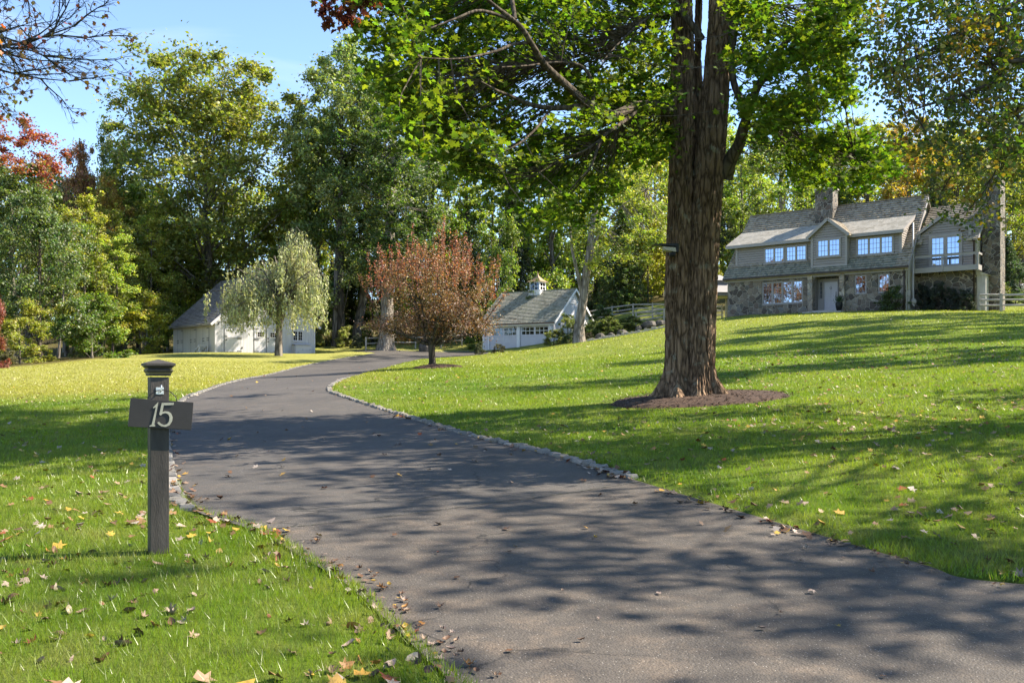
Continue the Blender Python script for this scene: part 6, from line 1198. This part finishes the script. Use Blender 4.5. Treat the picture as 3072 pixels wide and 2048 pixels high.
fence([fp(p, Y) for p, Y in ((366, 88.5), (391, 90.5), (415.5, 92), (441, 93), (462, 94))], 1.3, 'split rail fence behind the thick pale trunk', 2)
a = hw(16.95, 1.0); fence([Vector((p.x, p.y, H(p.x, p.y))) for p in (hw(16.95, 1.0), hw(18.3, .4), hw(20.9, -.6), hw(23.5, -1.6))], 1.15, 'three rail wooden fence at the right end of the house')
def shed(loc, rz_, w_, d_, h_, rh, label, wall, roof_, hip=False):
    r = empty('shed', loc, rz_, label, 'shed'); mb = MB()
    if hip:
        for x in (-w_ / 2, w_ / 2 - .2):
            for y in (-d_ / 2, d_ / 2 - .2): MB().box(x, x + .2, y, y + .2, -1, h_).build('column', wall, r)
        MB().box(-w_ / 2 - .1, w_ / 2 + .1, -d_ / 2 - .1, d_ / 2 + .1, h_, h_ + .25).build('beam', wall, r)
        s = lambda h, z: [(-w_ / 2 * h, -d_ / 2 * h, z), (w_ / 2 * h, -d_ / 2 * h, z), (w_ / 2 * h, d_ / 2 * h, z), (-w_ / 2 * h, d_ / 2 * h, z)]
        mb.prism(s(1.2, h_ + .26), s(.5, h_ + 1.0)).prism(s(.45, h_ + 1.001), s(.45, h_ + 1.3)).prism(s(.6, h_ + 1.301), s(.05, h_ + 1.8)); mb.build('roof', roof_, r)
    else:
        planks(mb, (-w_ / 2, -d_ / 2, 0), (1, 0, 0), (0, 0, 1), [(0, -.5), (w_, -.5), (w_, h_), (0, h_)], .3, .01, .02); mb.box(-w_ / 2, w_ / 2, -d_ / 2 + .001, d_ / 2, -.5, h_ - .01); mb.prism([(-w_ / 2, -d_ / 2 + .01, h_), (-w_ / 2, d_ / 2, h_), (-w_ / 2, 0, h_ + rh - .08)], [(w_ / 2, -d_ / 2 + .01, h_), (w_ / 2, d_ / 2, h_), (w_ / 2, 0, h_ + rh - .08)]); mb.build('wall', wall, r); mb = MB()
        Vv = Vector((0, d_ / 2 + .3, rh + .1)); courses(mb, (-w_ / 2 - .3, -d_ / 2 - .3, h_ - .1), (1, 0, 0), Vv, [(0, 0), (w_ + .6, 0), (w_ + .6, Vv.length), (0, Vv.length)], .2, .02, .01); courses(mb, (w_ / 2 + .3, d_ / 2 + .3, h_ - .1), (-1, 0, 0), Vector((0, -Vv.y, Vv.z)), [(0, 0), (w_ + .6, 0), (w_ + .6, Vv.length), (0, Vv.length)], .2, .02, .01); mb.build('roof', roof_, r)
        MB().box(-.4, .4, -d_ / 2 - .05, -d_ / 2 - .021, 0, 1.9).build('door', m_trim, r)
    return r
x = (719 - CX) / F * 74; shed((x, 74, EYE + (HY - 321) / F * 74), R(10), 2.6, 2.6, 2.0, 1, 'small open pavilion with metal roofs left of the house', m_rail, m_metalroof, True)
x = (1030 - CX) / F * 78; z = EYE + (HY - 305) / F * 78; shed((x, 78, z), R(-20), 6, 4.5, .9, 1.0, 'pale roofed low shed behind the rail fence at the right edge', m_white, simple('pale_roof', (.42, .42, .45), .7))

# --- fallen leaves
def litter():
    nr = np.random.default_rng(90); rng = random.Random(90); pts = []
    def put(n, fy0, fy1, prob):
        y = np.sqrt(nr.uniform(fy0 ** 2, fy1 ** 2, n)); x = nr.uniform(-1, 1, n) * (.60 * y + .3); ins_ = inside(x, y); ed_ = edge_dist(x, y); dens = noise
        for a, b_, i_, e_ in zip(x, y, ins_, ed_):
            p = prob(a, b_, i_, e_)
            if rng.random() < p: pts.append((a, b_, i_, e_))
    f = lambda a, b_, i_, e_: ((.06 + .9 * max(0, 1 - e_ / .16)) if i_ else (.55 + .45 * noise.noise((a * 1.3, b_ * 1.1, 2)) * 1.3 + (.4 if e_ < .1 else 0)) * (1.0 if (a < 1 and b_ < 9) or a > 3 else .45))
    put(1500, 2.9, 7, f); put(3000, 7, 14, lambda *q: f(*q) * .9); put(4200, 14, 32, lambda *q: f(*q) * .95 * (1.5 if q[0] > 4 else .8)); put(2200, 32, 58, lambda *q: f(*q) * .4)
    for line, sgn, n in ((Ls, 1, 150), (Rs, -1, 230)):
        cand = [p for p in line if 3.3 < p.y < 18]
        for _ in range(n):
            i = rng.randrange(len(cand) - 1); t = cand[i].lerp(cand[i + 1], rng.random()); x = t.x + sgn * abs(rng.gauss(0, .13)); y = t.y + rng.gauss(0, .05)
            if noise.noise((y * 1.1, sgn, 4)) > -.15: pts.append((x, y, bool(inside([x], [y])[0]), float(edge_dist([x], [y])[0])))
    A = np.array([(p[0], p[1]) for p in pts]); Z = Hn(A[:, 0], A[:, 1]); vis = [(math.hypot(p[0], p[1]), i) for i, p in enumerate(pts) if abs(p[0] / p[1]) < .575 and p[1] > 3.45]; vis.sort(); near = [i for _, i in vis[:300]]; ns = set(near)
    # individual leaves: maple / oval / curled shapes, thin solids with a stalk
    def leafmesh(name, outline, curl, fold, seed):
        rg = random.Random(seed); mb = MB(); n = len(outline); top = []
        def z(x, y): return curl * (x * x + .6 * y * y) * 1.3 + fold * abs(x) + .05 * math.sin(x * 9 + seed) * math.cos(y * 8)
        rings = []
        for s in (.5, 1.0): rings.append([(x * s + rg.uniform(-.01, .01), y * s, z(x * s, y * s)) for x, y in outline])
        mb.v = [(0, 0, 0)] + rings[0] + rings[1]
        for j in range(n): j2 = (j + 1) % n; mb.f.append((0, 1 + j, 1 + j2)); mb.f.append((1 + j, 1 + n + j, 1 + n + j2, 1 + j2))
        k_ = len(mb.v); y0 = min(p[1] for p in outline); mb.tube([(0, y0, z(0, y0)), (.05, y0 - .25, .06), (.02, y0 - .5, .02)], .012, 4); me = bpy.data.meshes.new(name); me.from_pydata(mb.v, [], mb.f); me.materials.append(m_litter); me.update(); me.polygons.foreach_set('use_smooth', [True] * len(me.polygons)); return me
    ov = [(.34 * math.sin(t_) * (1 - .15 * math.cos(t_)), .5 * math.cos(t_) if abs(t_) > .01 else .56) for t_ in np.linspace(0, 2 * math.pi, 15)[:-1]]; mpl = _mp
    kinds = [('flat lobed', leafmesh('fallen_leaf', mpl, .35, .12, 1)), ('cupped lobed', leafmesh('fallen_leaf', mpl, 1.1, .25, 2)), ('flat oval', leafmesh('fallen_leaf', ov, .1, .12, 3)), ('curled oval', leafmesh('fallen_leaf', [(x * .8, y) for x, y in ov], 1.0, .3, 4)), ('upturned lobed', leafmesh('fallen_leaf', mpl, -.7, .1, 5))]
    cols = [('yellow', (.46, .30, .04)), ('tan', (.27, .18, .12)), ('pinkish grey', (.33, .25, .21)), ('brown', (.13, .065, .035)), ('rust red', (.24, .055, .025)), ('orange', (.36, .16, .035)), ('pale buff', (.40, .34, .26))]; wts = [2.2, 4.5, 3.5, 5, 1.2, 1.5, 1.3]
    for i in near:
        a, b_, i_, e_ = pts[i]; kn, me = rng.choices(kinds, [1, 2.2, 1.6, 2.4, 1.2])[0]; cn_, cc = rng.choices(cols, wts)[0]; o = bpy.data.objects.new('fallen_leaf', me); C.objects.link(o)
        s = rng.uniform(.026, .062) * (1.15 if not i_ else .85); o.scale = (s, s, s); o.location = (a, b_, Z[i] + (.014 if i_ else .036) + (.012 if kn.startswith('up') else 0)); o.rotation_euler = (rng.gauss(0, .15 if i_ else .5), rng.gauss(0, .15 if i_ else .5), rng.uniform(0, 6.28))
        v = rng.uniform(.5, .95); o.color = tuple(min(1, q * v) for q in cc) + (1,)
        sz = 'large ' if s > .052 else 'small ' if s < .036 else ''
        where = ('against the cobblestone edge' if e_ < .25 and b_ > 7 else 'on asphalt beside the grass' if e_ < .3 else 'on the near asphalt apron' if b_ < 7.5 else 'on the driveway beyond the crack') if i_ else ('on grass around the sign post' if math.hypot(a + 2.24, b_ - 5.7) < .9 else ('on grass left of the post' if a < -2.3 and b_ > 5 else 'on grass in the bottom left corner' if a < -1.3 and b_ <= 5 else 'on grass along the apron' if a < 1.5 and b_ < 7 else 'on grass left of the driveway') if a < 1.0 and b_ < 9 else 'on the lawn right of the apron' if b_ < 9 else 'on the lawn right of the driveway')
        tag(o, f'{sz}{cn_} {kn} leaf fallen {where}', 'leaf', f'{cn_} fallen leaves {where}')
    rest = [i for i in range(len(pts)) if i not in ns]; c = np.array([(pts[i][0], pts[i][1], Z[i] + (.018 if pts[i][2] else .05)) for i in rest]); y = c[:, 1]; s = nr.uniform(.04, .095, len(c)) * (1 + np.clip(y - 14, 0, 40) * .012)
    tag(np_mesh('leaf_litter', leaf_V(c, s, nr, T_MAPS * np.array([1, 1, 3.0]), 1.3), len(T_MAPS), m_litter_all), 'fallen leaves scattered thinly over the lawn and driveway beyond the near ones', 'leaves', kind='stuff')
litter()
